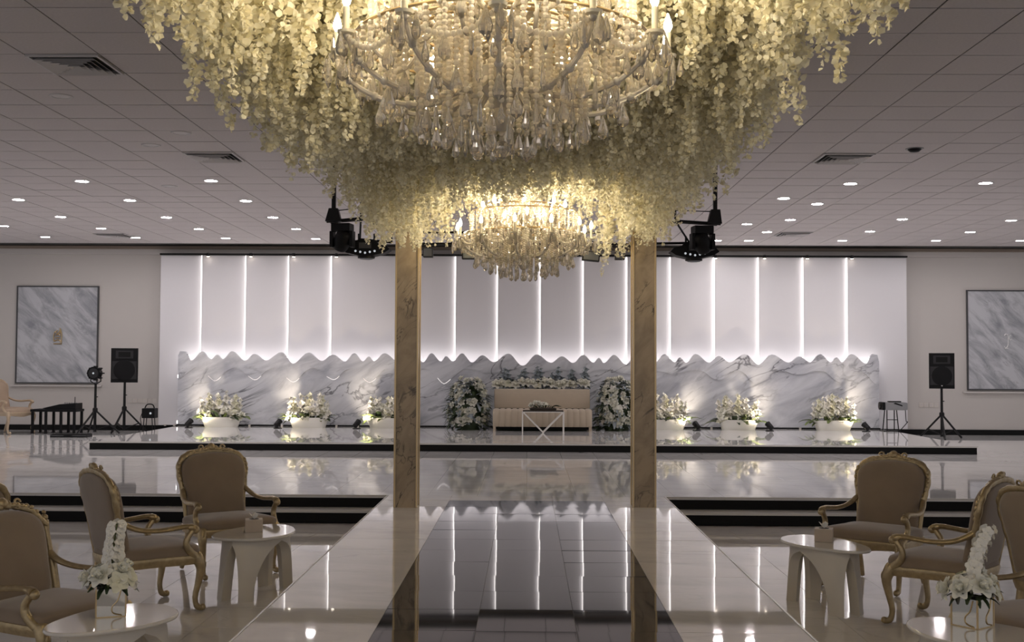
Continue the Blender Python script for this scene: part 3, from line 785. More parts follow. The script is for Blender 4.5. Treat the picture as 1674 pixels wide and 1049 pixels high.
def aim(d, spin=0.0):
    """rotation taking +Z to d"""
    q = Vector(d).to_track_quat('Z', 'Y') @ Euler((0, 0, spin)).to_quaternion()
    return q.to_euler()
def leaf_rot(d):
    return Vector(d).to_track_quat('Y', 'Z').to_euler()

# flower vases on the near tables
def flower_vase(px, py, label, rz, lean, seed):
    r = random.Random(seed); p = on_z(px, py, ZT)
    t = thing('flower_vase', label, 'flower vase', (p.x, p.y, ZT), rz, 'mirrored cube flower vases')
    h, H = 0.068, 0.135
    for a in range(4):
        MB().box(-h + .004, h - .004, -h, -h + 0.004, 0.003, H).build('mirror_pane', 'mirror', t, rot=(0, 0, a * math.pi / 2))
        MB().box(-h - .003, -h + .004, -h - .003, -h + .004, 0, H + 0.002).build('brass_edge', 'gold_trim', t, rot=(0, 0, a * math.pi / 2))
        MB().box(-h, h, -h - .003, -h + .004, 0, 0.005).build('brass_edge', 'gold_trim', t, rot=(0, 0, a * math.pi / 2))
        if a != 2:
            MB().tube(spline([(0.045, -h - .001, 0.13), (0.03, -h - .001, 0.08), (0.005, -h - .001, 0.05), (0.01, -h - .001, 0.02), (0.05, -h - .001, 0.008)], 4), 0.0035, 5).build('gold_vein', 'gold_trim', t, rot=(0, 0, a * math.pi / 2))
    MB().box(-h + .004, h - .004, -h + .004, h - .004, 0.002, 0.115).build('foam', 'leaf_dark', t)
    for k in range(26):
        a = r.uniform(0, 6.28); el = r.uniform(0.1, 1.0); d = (math.cos(a) * math.cos(el), math.sin(a) * math.cos(el), math.sin(el))
        place('leaf', LEAF['leaf_dark'], t, (0.05 * math.cos(a), 0.05 * math.sin(a), H + r.uniform(-.01, .04)), leaf_rot(d), r.uniform(0.06, 0.10))
    for k in range(17):
        a = k * 2.4 + r.uniform(-.2, .2); el = 0.15 + 1.1 * (k / 17)
        d = Vector((math.cos(a) * math.cos(el), math.sin(a) * math.cos(el), math.sin(el)))
        me = (OPENS[0], ROSES[k % 3], OPENS[2])[k % 3]
        place('blossom', me, t, Vector((0, 0, H + 0.015)) + Vector((d.x * 0.11, d.y * 0.11, d.z * 0.085)), aim(d, r.uniform(0, 6)), r.uniform(0.044, 0.058))
    # tall orchid spray
    path = spline([(0, 0, H), (lean * 0.02, 0.01, H + 0.12), (lean * 0.06, 0.02, H + 0.22), (lean * 0.11, 0.02, H + 0.30)], 6)
    MB().tube(path, 0.004, 5).build('stem', 'leaf_green', t)
    for k, q in enumerate(path[4:]):
        sd = -1 if k % 2 else 1; u = k / (len(path) - 5)
        d = Vector((sd * 0.7 + r.uniform(-.2, .2), -0.65, 0.25 + r.uniform(-.2, .3))).normalized()
        place('orchid_bloom', OPENS[0], t, q + Vector((sd * 0.026, -0.012, 0)), aim(d, r.uniform(0, 6)), 0.047 - 0.019 * u)
        if k % 2: place('orchid_bloom', OPENS[0], t, q + Vector((0, 0.025, 0.01)), aim((r.uniform(-.5, .5), 0.8, 0.3), r.uniform(0, 6)), 0.042 - 0.016 * u)
flower_vase(181, 1004, 'mirrored cube vase of white flowers with tall orchid spray on the left table', 0.35, 0.2, 41)
flower_vase(1590, 1022, 'mirrored cube vase of white flowers with leaning orchid spray on the right table', 0.65, 1.7, 42)

# stage planters with white spikes and roses, each with its floor uplight
def planter(x, y, label, seed):
    r = random.Random(seed)
    t = thing('flower_planter', label, 'planter', (x, y, Z_STAGE), 0, 'white flower planters on the stage')
    n_ = 24; v = []
    def loop(a, b2, z): return [(a * math.copysign(abs(math.cos(q)) ** 0.55, math.cos(q)), b2 * math.copysign(abs(math.sin(q)) ** 0.55, math.sin(q)), z) for q in [2 * math.pi * i / n_ for i in range(n_)]]
    lay = [loop(0.33, 0.10, 0), loop(0.36, 0.115, 0.09), loop(0.41, 0.13, 0.20), loop(0.395, 0.115, 0.20), loop(0.38, 0.105, 0.15)]
    for L in lay: v += L
    f = [(i * n_ + j, i * n_ + (j + 1) % n_, (i + 1) * n_ + (j + 1) % n_, (i + 1) * n_ + j) for i in range(4) for j in range(n_)] + [tuple(range(n_)), tuple(range(5 * n_ - 1, 4 * n_ - 1, -1))]
    MB().add(v, f).build('planter_box', 'planter_white', t, True)
    for k in range(9):
        x_ = -0.33 + 0.66 * k / 8 + r.uniform(-.03, .03); h = r.uniform(0.46, 0.60) - 0.6 * x_ * x_
        d = Vector((x_ * 0.45 + r.uniform(-.05, .05), r.uniform(-.12, .12), 1)).normalized()
        s_ = place('flower_spike', SPIKES[k % 3], t, (x_, r.uniform(-.03, .05), 0.12), aim(d, r.uniform(0, 6)), h)
        place('stem', STEM, s_)
    for k in range(30):
        x_ = r.uniform(-0.42, 0.42); y_ = r.uniform(-0.13, 0.06)
        d = Vector((x_ * 1.0, -0.6 + r.uniform(-.4, .5), 0.7)).normalized()
        place('blossom', (ROSES[k % 3], OPENS[k % 3])[k % 2], t, (x_, y_ - 0.02, 0.20 + r.uniform(-.06, .24) * (1 - abs(x_))), aim(d, r.uniform(0, 6)), r.uniform(0.05, 0.075))
    for k in range(34):
        x_ = r.uniform(-0.38, 0.38); d = Vector((x_ * 1.6 + r.uniform(-.3, .3), r.uniform(-.6, .3), r.uniform(0.3, 1.3))).normalized()
        place('leaf', LEAF[r.choice(['leaf_dark', 'leaf_green', 'leaf_green'])], t, (x_, r.uniform(-.08, .08), 0.13), leaf_rot(d), r.uniform(0.18, 0.38))
    return t
UP = []
def uplight(x, y, lab, tx, ty):
    p = Vector((x, y, Z_STAGE))
    d = Vector((tx - p.x, ty - p.y, 0.55)); rz = math.atan2(d.y, d.x) - math.pi / 2
    t = thing('floor_uplight', lab, 'uplight', (p.x, p.y, Z_STAGE), rz, 'small black stage uplights')
    M = Matrix.Translation((0, 0, 0.10)) @ Matrix.Rotation(math.radians(-55), 4, 'X')
    MB().lathe([(0.03, -0.075), (0.05, -0.07), (0.056, 0.06), (0.060, 0.075), (0.052, 0.078), (0.048, 0.06)], 14).xform(M).build('lamp_housing', 'black_metal', t, True)
    MB().lathe([(0.046, 0.062), (0.046, 0.066)], 14).xform(M).build('lens', 'uplight_glow', t)
    MB().tube([(-0.066, 0, 0.10), (-0.066, 0, 0.012), (0.066, 0, 0.012), (0.066, 0, 0.10)], 0.007, 6).build('yoke', 'black_metal', t)
    MB().box(-0.07, 0.07, -0.045, 0.045, 0, 0.012, 0.003).build('base_plate', 'black_metal', t)
    ld = bpy.data.lights.new('uplight_beam', 'SPOT'); ld.energy = UP_POWER; ld.color = (1.0, 0.84, 0.64); ld.spot_size = math.radians(105); ld.spot_blend = 1.0; ld.shadow_soft_size = 0.05
    lo = bpy.data.objects.new('uplight_beam', ld); C.objects.link(lo); lo.parent = t
    lo.location = M @ Vector((0, 0, 0.10)); lo.rotation_euler = (M.to_3x3() @ Matrix.Rotation(math.pi, 3, 'X')).to_euler()
PL = [(362, 'first white flower planter from the left on the stage', 325, 688), (505, 'second white flower planter from the left on the stage', 476, 689), (632, 'white flower planter partly hidden by the left pillar', 606, 690),
      (1090, 'white flower planter partly hidden by the right pillar', 1113, 695), (1207, 'second white flower planter from the right on the stage', 1243, 697), (1362, 'rightmost white flower planter on the stage', 1400, 696)]
PN = ['first planter from the left', 'second planter from the left', 'planter behind the left pillar', 'planter behind the right pillar', 'second planter from the right', 'rightmost planter']
for k, (px, lab, ux, uy) in enumerate(PL):
    q = on_y(px, 690, YM - 0.40)
    planter(q.x, YM - 0.40, lab, 60 + k)
    sx = -1 if ux < px else 1
    uplight(q.x + sx * 0.54, YM - 0.80, f'small black uplight beside the {PN[k]}', q.x + sx * 0.08, YM)

# ------------------------------------------------------------------ sofa, coffee table and flower mounds on the stage
SX0, SX1, SY = -0.66, 1.25, 22.25
sw = SX1 - SX0
sofa = thing('stage_sofa', 'long beige sofa with channelled base among flower mounds on stage', 'sofa', ((SX0 + SX1) / 2, SY + 0.42, Z_STAGE))
MB().box(-sw / 2 + 0.03, sw / 2 - 0.03, -0.36, 0.40, 0.085, 0.40).build('seat_core', 'beige_cloth', sofa)
NCH = 16; cw = sw / NCH
ch_me = MB()
pts = []
prof = [(-0.40, 0.085), (-0.42, 0.11), (-0.425, 0.25), (-0.42, 0.37), (-0.39, 0.415), (-0.30, 0.425), (0.10, 0.425)]
v = []
for y_, z_ in prof:
    for j in range(5):
        s_ = j / 2 - 1; puff = 0.018 * (1 - s_ * s_) - 0.016
        ny, nz = (-1, 0) if z_ < 0.39 else ((-0.7, 0.7) if z_ < 0.42 else (0, 1))
        v.append((s_ * cw / 2 * 0.985, y_ + ny * puff, z_ + nz * puff))
f = [(i * 5 + j, i * 5 + j + 1, (i + 1) * 5 + j + 1, (i + 1) * 5 + j) for i in range(len(prof) - 1) for j in range(4)]
ch_me = MB().add(v, f).mesh('channel', 'beige_cloth', True)
for k in range(NCH): place('channel', ch_me, sofa, (-sw / 2 + cw * (k + 0.5), 0, 0))
bk = [(-sw / 2 + 0.02, 0.40), (sw / 2 - 0.02, 0.40), (sw / 2 - 0.02, 0.76), (sw / 2 - 0.05, 0.79), (-sw / 2 + 0.05, 0.79), (-sw / 2 + 0.02, 0.76)]
mb = MB().box(-sw / 2 + 0.01, sw / 2 - 0.01, 0.10, 0.36, 0.42, 0.80, 0.04); mb.v = [(x, y + (z - 0.42) * 0.12, z) for x, y, z in mb.v]; mb.build('backrest', 'beige_cloth', sofa, True)
for x in (-sw / 2 + 0.03, sw / 2 - 0.03):
    for y in (-0.36, 0.36): MB().box(x - 0.025, x + 0.025, y - 0.025, y + 0.025, 0, 0.09).build('foot', 'beige_cloth', sofa)
MB().box(-sw / 2 + 0.06, sw / 2 - 0.06, -0.30, 0.34, 0.03, 0.085).build('plinth', 'black_riser', sofa)

ct = thing('coffee_table', 'low white framed table with V brace before the sofa', 'table', (0.30, 21.75, Z_STAGE))
MB().box(-0.38, 0.38, -0.17, 0.17, 0.405, 0.425, 0.004).build('table_top', 'soil', ct)
for x in (-0.385, 0.385):
    for y in (-0.165, 0.165): MB().box(x - .011, x + .011, y - .011, y + .011, 0, 0.405).build('leg', 'white_metal', ct)
for y in (-0.165, 0.165):
    MB().box(-0.385, 0.385, y - .011, y + .011, 0.390, 0.405).build('top_rail', 'white_metal', ct)
    for s in (-1, 1): MB().tube([(s * 0.375, y, 0.39), (0, y, 0.012)], 0.011, 6).build('v_brace', 'white_metal', ct)
r = random.Random(5)
cf = thing('table_flowers', 'low white flower centrepiece on the coffee table', 'flower arrangement', (0.30, 21.75, Z_STAGE + 0.425))
MB().lathe([(0.24, 0.0), (0.26, 0.03), (0.22, 0.05)], 16, sy=0.5).build('flower_tray', 'soil', cf, True)
for k in range(22):
    a = r.uniform(0, 6.28); d = Vector((math.cos(a), 0.6 * math.sin(a), r.uniform(.7, 1.2))).normalized()
    place('leaf', LEAF['leaf_dark'], cf, (0.18 * math.cos(a), 0.07 * math.sin(a), 0.05), leaf_rot(d), r.uniform(0.10, 0.18))
for k in range(11):
    x_ = r.uniform(-.22, .22); d = Vector((x_ * 2, -0.5, 1)).normalized()
    place('blossom', (ROSES[k % 3], OPENS[k % 3])[k % 2], cf, (x_, r.uniform(-.07, .05), 0.08 + r.uniform(0, .10) * (1 - abs(x_) * 3)), aim(d), r.uniform(0.045, 0.065))

def leaf_cloud(pts_dirs, size, rr_, mat, name, parent):
    mb = MB()
    for p, d in pts_dirs:
        M = Matrix.Translation(p) @ Vector(d).to_track_quat('Y', 'Z').to_matrix().to_4x4()
        L = size * rr_.uniform(0.6, 1.3)
        petal_grid(L, L * 0.20, 0.4, -0.6, M, mb, 2, 2)
    o_ = mb.build(name, mat, parent); o_['kind'] = 'stuff'; return o_
def flower_mound(cx, label, seed, rx, n_, y=22.75):
    r = random.Random(seed)
    t = thing('flower_mound', label, 'flower arrangement', (cx, y, Z_STAGE), 0, 'flower mounds beside the sofa')
    H = 1.0
    MB().lathe([(rx * 0.55, 0.0), (rx * 0.72, 0.2), (rx * 0.74, 0.5), (rx * 0.55, 0.8), (rx * 0.15, 0.9)], 12, sy=0.7).build('foliage_core', 'leaf_dark', t, True)
    pd = []
    def surf():
        a = r.uniform(0, 6.283); u = r.uniform(0.02, 1)
        z = H * u; rad = rx * (0.93 - 0.1 * (1 - u)) * math.sqrt(max(0.02, 1 - max(0, (u - 0.35) / 0.68) ** 2))
        d = Vector((math.cos(a), 0.8 * math.sin(a), 0.2 + 1.2 * max(0, u - 0.45))).normalized()
        return Vector((rad * math.cos(a), 0.72 * rad * math.sin(a), z)), d
    for k in range(420):
        p, d = surf(); pd.append((p * 0.95, (d + Vector((r.uniform(-.7, .7), r.uniform(-.7, .7), r.uniform(-.5, .7)))).normalized()))
    leaf_cloud(pd[:260], 0.15, r, 'leaf_grey', 'foliage', t); leaf_cloud(pd[260:], 0.16, r, 'leaf_dark', 'foliage', t)
    for k in range(n_):
        p, d = surf()
        if p.z < 0.12: p.z += 0.15
        place('blossom', (ROSES[k % 3], OPENS[k % 3])[1 if k % 4 == 0 else 0], t, p, aim(d, r.uniform(0, 6)), r.uniform(0.055, 0.085))
    return t
flower_mound(-1.16, 'rounded mound of white roses and grey leaves left of the sofa', 81, 0.42, 150)
flower_mound(1.76, 'rounded mound of white roses and grey leaves right of the sofa', 82, 0.42, 150)
ga = thing('flower_garland', 'row of white roses and grey-green sprigs along the sofa back', 'flower arrangement', (0.295, 23.29, Z_STAGE))
r = random.Random(9)
MB().box(-0.95, 0.95, -0.09, 0.09, 0.0, 0.80, 0.02).build('garland_stand', 'leaf_dark', ga)
pd = [(Vector((r.uniform(-.95, .95), r.uniform(-.1, .1), r.uniform(.80, .96))), Vector((r.uniform(-.8, .8), r.uniform(-.7, .2), r.uniform(.1, 1))).normalized()) for k in range(220)]
leaf_cloud(pd[:90], 0.14, r, 'leaf_grey', 'foliage', ga); leaf_cloud(pd[90:], 0.15, r, 'leaf_dark', 'foliage', ga)
for k in range(16):
    x_ = -0.9 + 1.8 * k / 15 + r.uniform(-.03, .03)
    place('blossom', (ROSES[k % 3], OPENS[2])[1 if k % 5 == 2 else 0], ga, (x_, -0.10, 0.895 + r.uniform(-.02, .05)), aim((r.uniform(-.3, .3), -1, 0.5)), r.uniform(0.08, 0.11))
for k in range(11):
    x_ = -0.75 + 1.6 * k / 10 + r.uniform(-.05, .05)
    s_ = place('grey_sprig', GSPIKE, ga, (x_, 0.02, 0.78), aim((r.uniform(-.25, .25), -0.1, 1)), (lambda h_: (h_ * 1.5, h_ * 1.5, h_))(r.uniform(0.32, 0.46))); place('stem', STEM, s_)

# ------------------------------------------------------------------ chandeliers
def bead_chain(pts, r=0.0118):
    mb = MB()
    for p in pts: mb.ball(p, r, n=6, m=4)
    return mb
DROP = MB().lathe([(0.002, 0.0), (0.005, -0.010), (0.011, -0.032), (0.015, -0.050), (0.012, -0.066), (0.002, -0.074)], 7).mesh('crystal_drop', 'crystal')
DROP_L = MB().lathe([(0.002, 0.0), (0.005, -0.012), (0.009, -0.05), (0.011, -0.085), (0.002, -0.105)], 6).mesh('crystal_drop', 'crystal')
PEAR = MB().lathe([(0.002, 0.0), (0.007, -0.012), (0.016, -0.040), (0.023, -0.062), (0.020, -0.082), (0.003, -0.096)], 8).mesh('crystal_drop', 'crystal')
STRANDS = {}
def strand(nb):
    if nb not in STRANDS: STRANDS[nb] = bead_chain([(0, 0, -0.012 - 0.021 * i) for i in range(nb)]).mesh('bead_strand', 'bead', False)
    return STRANDS[nb]
CANDLE = MB().lathe([(0.010, 0.0), (0.030, 0.004), (0.034, 0.014), (0.012, 0.018), (0.012, 0.10), (0.008, 0.102)], 9).mesh('candle', 'candle_cream', True)
BULB = MB().lathe([(0.007, 0.0), (0.015, 0.014), (0.0165, 0.026), (0.012, 0.045), (0.005, 0.062), (0.001, 0.072)], 9).mesh('bulb', 'bulb_glow', True)
def arm_mesh(prof):
    p = spline([(r_, 0, z) for r_, z in prof], 6)
    mb = MB().tube(p, [0.013 - 0.004 * i / (len(p) - 1) for i in range(len(p))], 7)
    for q in p[4::5]: mb.ball(q, 0.017, n=7, m=4)
    return mb.mesh('arm', 'crystal_arm', True)
ARM_LO = arm_mesh([(0.05, 0.34), (0.15, 0.25), (0.30, 0.205), (0.46, 0.23), (0.58, 0.30), (0.63, 0.39)])
ARM_UP = arm_mesh([(0.04, 0.58), (0.12, 0.50), (0.24, 0.47), (0.34, 0.52), (0.385, 0.60)])
ARM_IN = arm_mesh([(0.04, 0.44), (0.10, 0.41), (0.17, 0.43), (0.20, 0.505)])
SCROLL = MB().tube(spline([(0.05, 0, 0.42), (0.16, 0, 0.50), (0.30, 0, 0.47), (0.38, 0, 0.38), (0.46, 0, 0.36), (0.50, 0, 0.43), (0.46, 0, 0.47)], 6), 0.008, 6).mesh('scroll', 'crystal_arm', True)
def make_chandelier(label, seed):
    r = random.Random(seed)
    t = thing('crystal_chandelier', label, 'chandelier', group='crystal chandeliers over the runway')
    MB().lathe([(0.004, 0.10), (0.03, 0.115), (0.05, 0.15), (0.03, 0.19), (0.055, 0.24), (0.11, 0.29), (0.125, 0.33), (0.06, 0.36), (0.03, 0.42), (0.05, 0.48), (0.075, 0.55), (0.04, 0.62), (0.028, 0.75), (0.045, 0.85), (0.02, 0.95), (0.012, 1.0),
               (0.012, 1.62), (0.06, 1.64), (0.075, 1.688)], 14).build('column', 'crystal_arm', t, True)
    MB().ball((0, 0, 0.035), 0.035, n=10, m=7).build('finial_ball', 'crystal', t)
    b_ = place('bead_strand', strand(3), t, (0, 0, 0.13))
    for i in range(12):
        a = 2 * math.pi * i / 12
        o_ = place('arm', ARM_LO, t, (0, 0, 0), (0, 0, a))
        c_ = place('candle', CANDLE, o_, (0.63, 0, 0.385)); bl = place('bulb', BULB, o_, (0.63, 0, 0.487))
        for k in range(5):
            q = 2 * math.pi * k / 5 + i
            place('crystal_drop', (DROP, DROP_L, PEAR)[k % 3], o_, (0.63 + 0.045 * math.cos(q), 0.045 * math.sin(q), 0.385), None, r.uniform(0.9, 1.2))
        place('crystal_drop', PEAR, o_, (0.46, 0, 0.215), None, 1.0)
        place('scroll', SCROLL, t, (0, 0, 0), (0, 0, a + math.pi / 12))
        # swag of beads to the next arm
        a2 = 2 * math.pi * (i + 1) / 12
        p0, p1 = Vector((0.63 * math.cos(a), 0.63 * math.sin(a), 0.385)), Vector((0.63 * math.cos(a2), 0.63 * math.sin(a2), 0.385))
        bead_chain([p0.lerp(p1, u / 15) - Vector((0, 0, 0.30 * (u / 15) * (1 - u / 15))) for u in range(16)]).build('bead_swag', 'bead', t, True)
    for i in range(8):
        a = 2 * math.pi * (i + 0.5) / 8
        o_ = place('arm', ARM_UP, t, (0, 0, 0), (0, 0, a))
        place('candle', CANDLE, o_, (0.385, 0, 0.595)); place('bulb', BULB, o_, (0.385, 0, 0.697))
        for k in range(4):
            q = 2 * math.pi * k / 4 + i
            place('crystal_drop', (DROP, PEAR)[k % 2], o_, (0.385 + 0.04 * math.cos(q), 0.04 * math.sin(q), 0.595), None, r.uniform(0.9, 1.15))
        bead_chain([Vector((0.05 * math.cos(a), 0.05 * math.sin(a), 0.93)).lerp(Vector((0.385 * math.cos(a), 0.385 * math.sin(a), 0.60)), u / 18) - Vector((0, 0, 0.35 * (u / 18) * (1 - u / 18))) for u in range(19)]).build('bead_swag', 'bead', t, True)
    for i in range(6):
        a = 2 * math.pi * (i + 0.25) / 6
        o_ = place('inner_arm', ARM_IN, t, (0, 0, 0), (0, 0, a))
        place('candle', CANDLE, o_, (0.20, 0, 0.50)); place('bulb', BULB, o_, (0.20, 0, 0.602))
    swag = bead_chain([(0.08 + 0.48 * u / 26, 0, 0.80 - 0.36 * u / 26 - 0.42 * (u / 26) * (1 - u / 26)) for u in range(27)], 0.0115).mesh('bead_swag', 'bead', True)
    for i in range(26): place('bead_swag', swag, t, (0, 0, 0), (0, 0, 2 * math.pi * i / 26))
    for R_, z_, n_, bot_, jit in ((0.50, 0.64, 44, 0.40, 0.03), (0.36, 0.70, 34, 0.44, 0.03), (0.56, 0.44, 40, 0.26, 0.03), (0.44, 0.46, 36, 0.16, 0.03), (0.32, 0.48, 32, 0.065, 0.02), (0.22, 0.46, 22, 0.035, 0.025), (0.12, 0.42, 10, 0.01, 0.02)):
        MB().tube([(R_ * math.cos(2 * math.pi * i / 40), R_ * math.sin(2 * math.pi * i / 40), z_) for i in range(41)], 0.007, 5).build('ring', 'gold_trim', t, True)
        for k in range(n_):
            a = 2 * math.pi * k / n_ + r.uniform(-.03, .03)
            big = k % 3
            dl = (0.074, 0.096, 0.105)[big]
            nb = max(2, int((z_ - bot_ - dl + r.uniform(-jit, jit)) / 0.021))
            s_ = place('bead_strand', strand(nb), t, (R_ * math.cos(a), R_ * math.sin(a), z_), (0, 0, r.uniform(0, 6)))
            place('crystal_drop', (DROP, PEAR, DROP_L)[big], s_, (0, 0, -0.012 - 0.021 * nb + 0.008))
    return t
c1 = on_y(820, 258, 4.35); c2 = on_y(856, 461, 10.75)
CH = [(c1.x, 4.35), (c2.x, 10.75)]
ch = make_chandelier('large crystal chandelier nearest the camera, cut off by the top of the picture', 3)
ch.location = (CH[0][0], CH[0][1], Z_CEIL - 1.688)
dup(ch, (CH[1][0], CH[1][1], Z_CEIL - 1.688), 0.4, 'smaller looking crystal chandelier hanging between the two marble pillars')

# ------------------------------------------------------------------ hanging wisteria canopy
def petals_np(c, d, size, rng):
    n_ = len(c)
    d = d / np.linalg.norm(d, axis=1, keepdims=True)
    u = np.cross(d, rng.normal(size=(n_, 3))); u /= np.linalg.norm(u, axis=1, keepdims=True)
    w = np.cross(u, d)
    s = size[:, None]
    tmpl = [(0, 0, 0), (0.36, 0.25, 0.10), (0.46, 0.72, 0.16), (0, 1.0, -0.05), (-0.46, 0.72, 0.16), (-0.36, 0.25, 0.10)]
    V = np.empty((n_, 6, 3))
    for i, (a, b2, h) in enumerate(tmpl): V[:, i] = c + s * (u * a + d * b2 + w * h)
    base = (np.arange(n_) * 6)[:, None]
    F = np.stack([base + np.array([0, 1, 2, 3]), base + np.array([0, 3, 4, 5])], 1).reshape(-1, 4)
    return V.reshape(-1, 3), F
def np_mesh(name, V, F, mat):
    me = bpy.data.meshes.new(name)
    me.vertices.add(len(V)); me.vertices.foreach_set('co', V.astype(np.float32).ravel())
    me.loops.add(F.size); me.loops.foreach_set('vertex_index', F.astype(np.int32).ravel())
    me.polygons.add(len(F)); me.polygons.foreach_set('loop_start', np.arange(0, F.size, 4, dtype=np.int32))
    me.polygons.foreach_set('loop_total', np.full(len(F), 4, dtype=np.int32))
    me.update(calc_edges=True); me.materials.append(MATS[mat])
    return me
def strand_petals(L, n_, rng):
    """petals of one wisteria raceme hanging from z = 0 to z = -L"""
    z = -L * rng.uniform(0, 1, n_) ** 0.85
    tip = np.clip((z + L) / 0.30, 0.12, 1.0)
    a = rng.uniform(0, 6.283, n_); rad = rng.uniform(0.004, 0.045, n_) * tip
    c = np.stack([rad * np.cos(a), rad * np.sin(a), z], 1)
    d = np.stack([np.cos(a), np.sin(a), rng.uniform(-1.3, 0.5, n_)], 1) + rng.normal(scale=0.35, size=(n_, 3))
    return c, d, rng.uniform(0.030, 0.052, n_) * (0.55 + 0.45 * tip)
rng = np.random.default_rng(5)
CX0, CX1, CY0, CY1 = -1.46, 1.28, 2.9, 11.55
canopy = thing('wisteria_canopy', 'long canopy of hanging cream wisteria flowers over the runway', 'hanging flowers', (0, (CY0 + CY1) / 2, Z_CEIL))
yc = (CY0 + CY1) / 2
MB().box(CX0, CX1, CY0 - yc, CY1 - yc, -0.05, -0.012).build('hanging_frame', 'leaf_green', canopy)
sp = 0.108; spots = []
ix, iy = int((CX1 - CX0) / sp), int((CY1 - CY0) / sp)
for i in range(ix + 1):
    for j in range(iy + 1):
        x = CX0 + 0.03 + (CX1 - CX0 - 0.06) * i / ix + rng.uniform(-.045, .045); y = CY0 + (CY1 - CY0) * j / iy + rng.uniform(-.045, .045)
        low = 0.06 * math.sin(1.7 * y + 2.1 * x) + 0.04 * math.sin(4.1 * x - 1.3 * y + 1)
        L = 1.26 + low + rng.normal(scale=0.06) - (0.26 * max(0.0, 1 - (x / 1.30) ** 2) * min(1.0, max(0.0, 10.9 - y)))
        for cx, cy in CH:
            dd = math.hypot(x - cx, y - cy)
            if dd < 0.95: L = min(L, 0.86 + 0.40 * max(0, (dd - 0.60)) + rng.normal(scale=0.03))
        if x < -1.46 + 0.13 * max(0.0, (y - 7.5) / 4.0): continue
        if any(abs(x - q) < 0.15 and abs(y - 11.55) < 0.2 for q in (-1.2, 1.16)): continue
        spots.append((x, y, L))
VAR = [np_mesh('wisteria_strand', *petals_np(*strand_petals(1.22, 240, rng), rng), 'petal') for k in range(10)]
vis = sorted([s for s in spots if s[1] > 3.35 and abs(s[0]) < 0.47 * s[1]], key=lambda s: s[1])
named = set(vis[:300])
stuffV, stuffF, off = [], [], 0
for k, s in enumerate(spots):
    x, y, L = s
    if s in named:
        place('wisteria_strand', VAR[k % 10], canopy, (x, y - yc, -0.03), (0, 0, rng.uniform(0, 6.28)), (1, 1, (L - 0.03) / 1.22))
    else:
        n_ = int((200 if y < 6.5 else 160) * L / 1.22)
        c, d, sz = strand_petals(L - 0.03, n_, rng); c = c + np.array([x, y - yc, -0.03])
        V, F = petals_np(c, d, sz, rng); stuffV.append(V); stuffF.append(F + off); off += len(V)
o = place('wisteria_mass', np_mesh('wisteria_mass', np.concatenate(stuffV), np.concatenate(stuffF), 'petal'), canopy); o['kind'] = 'stuff'

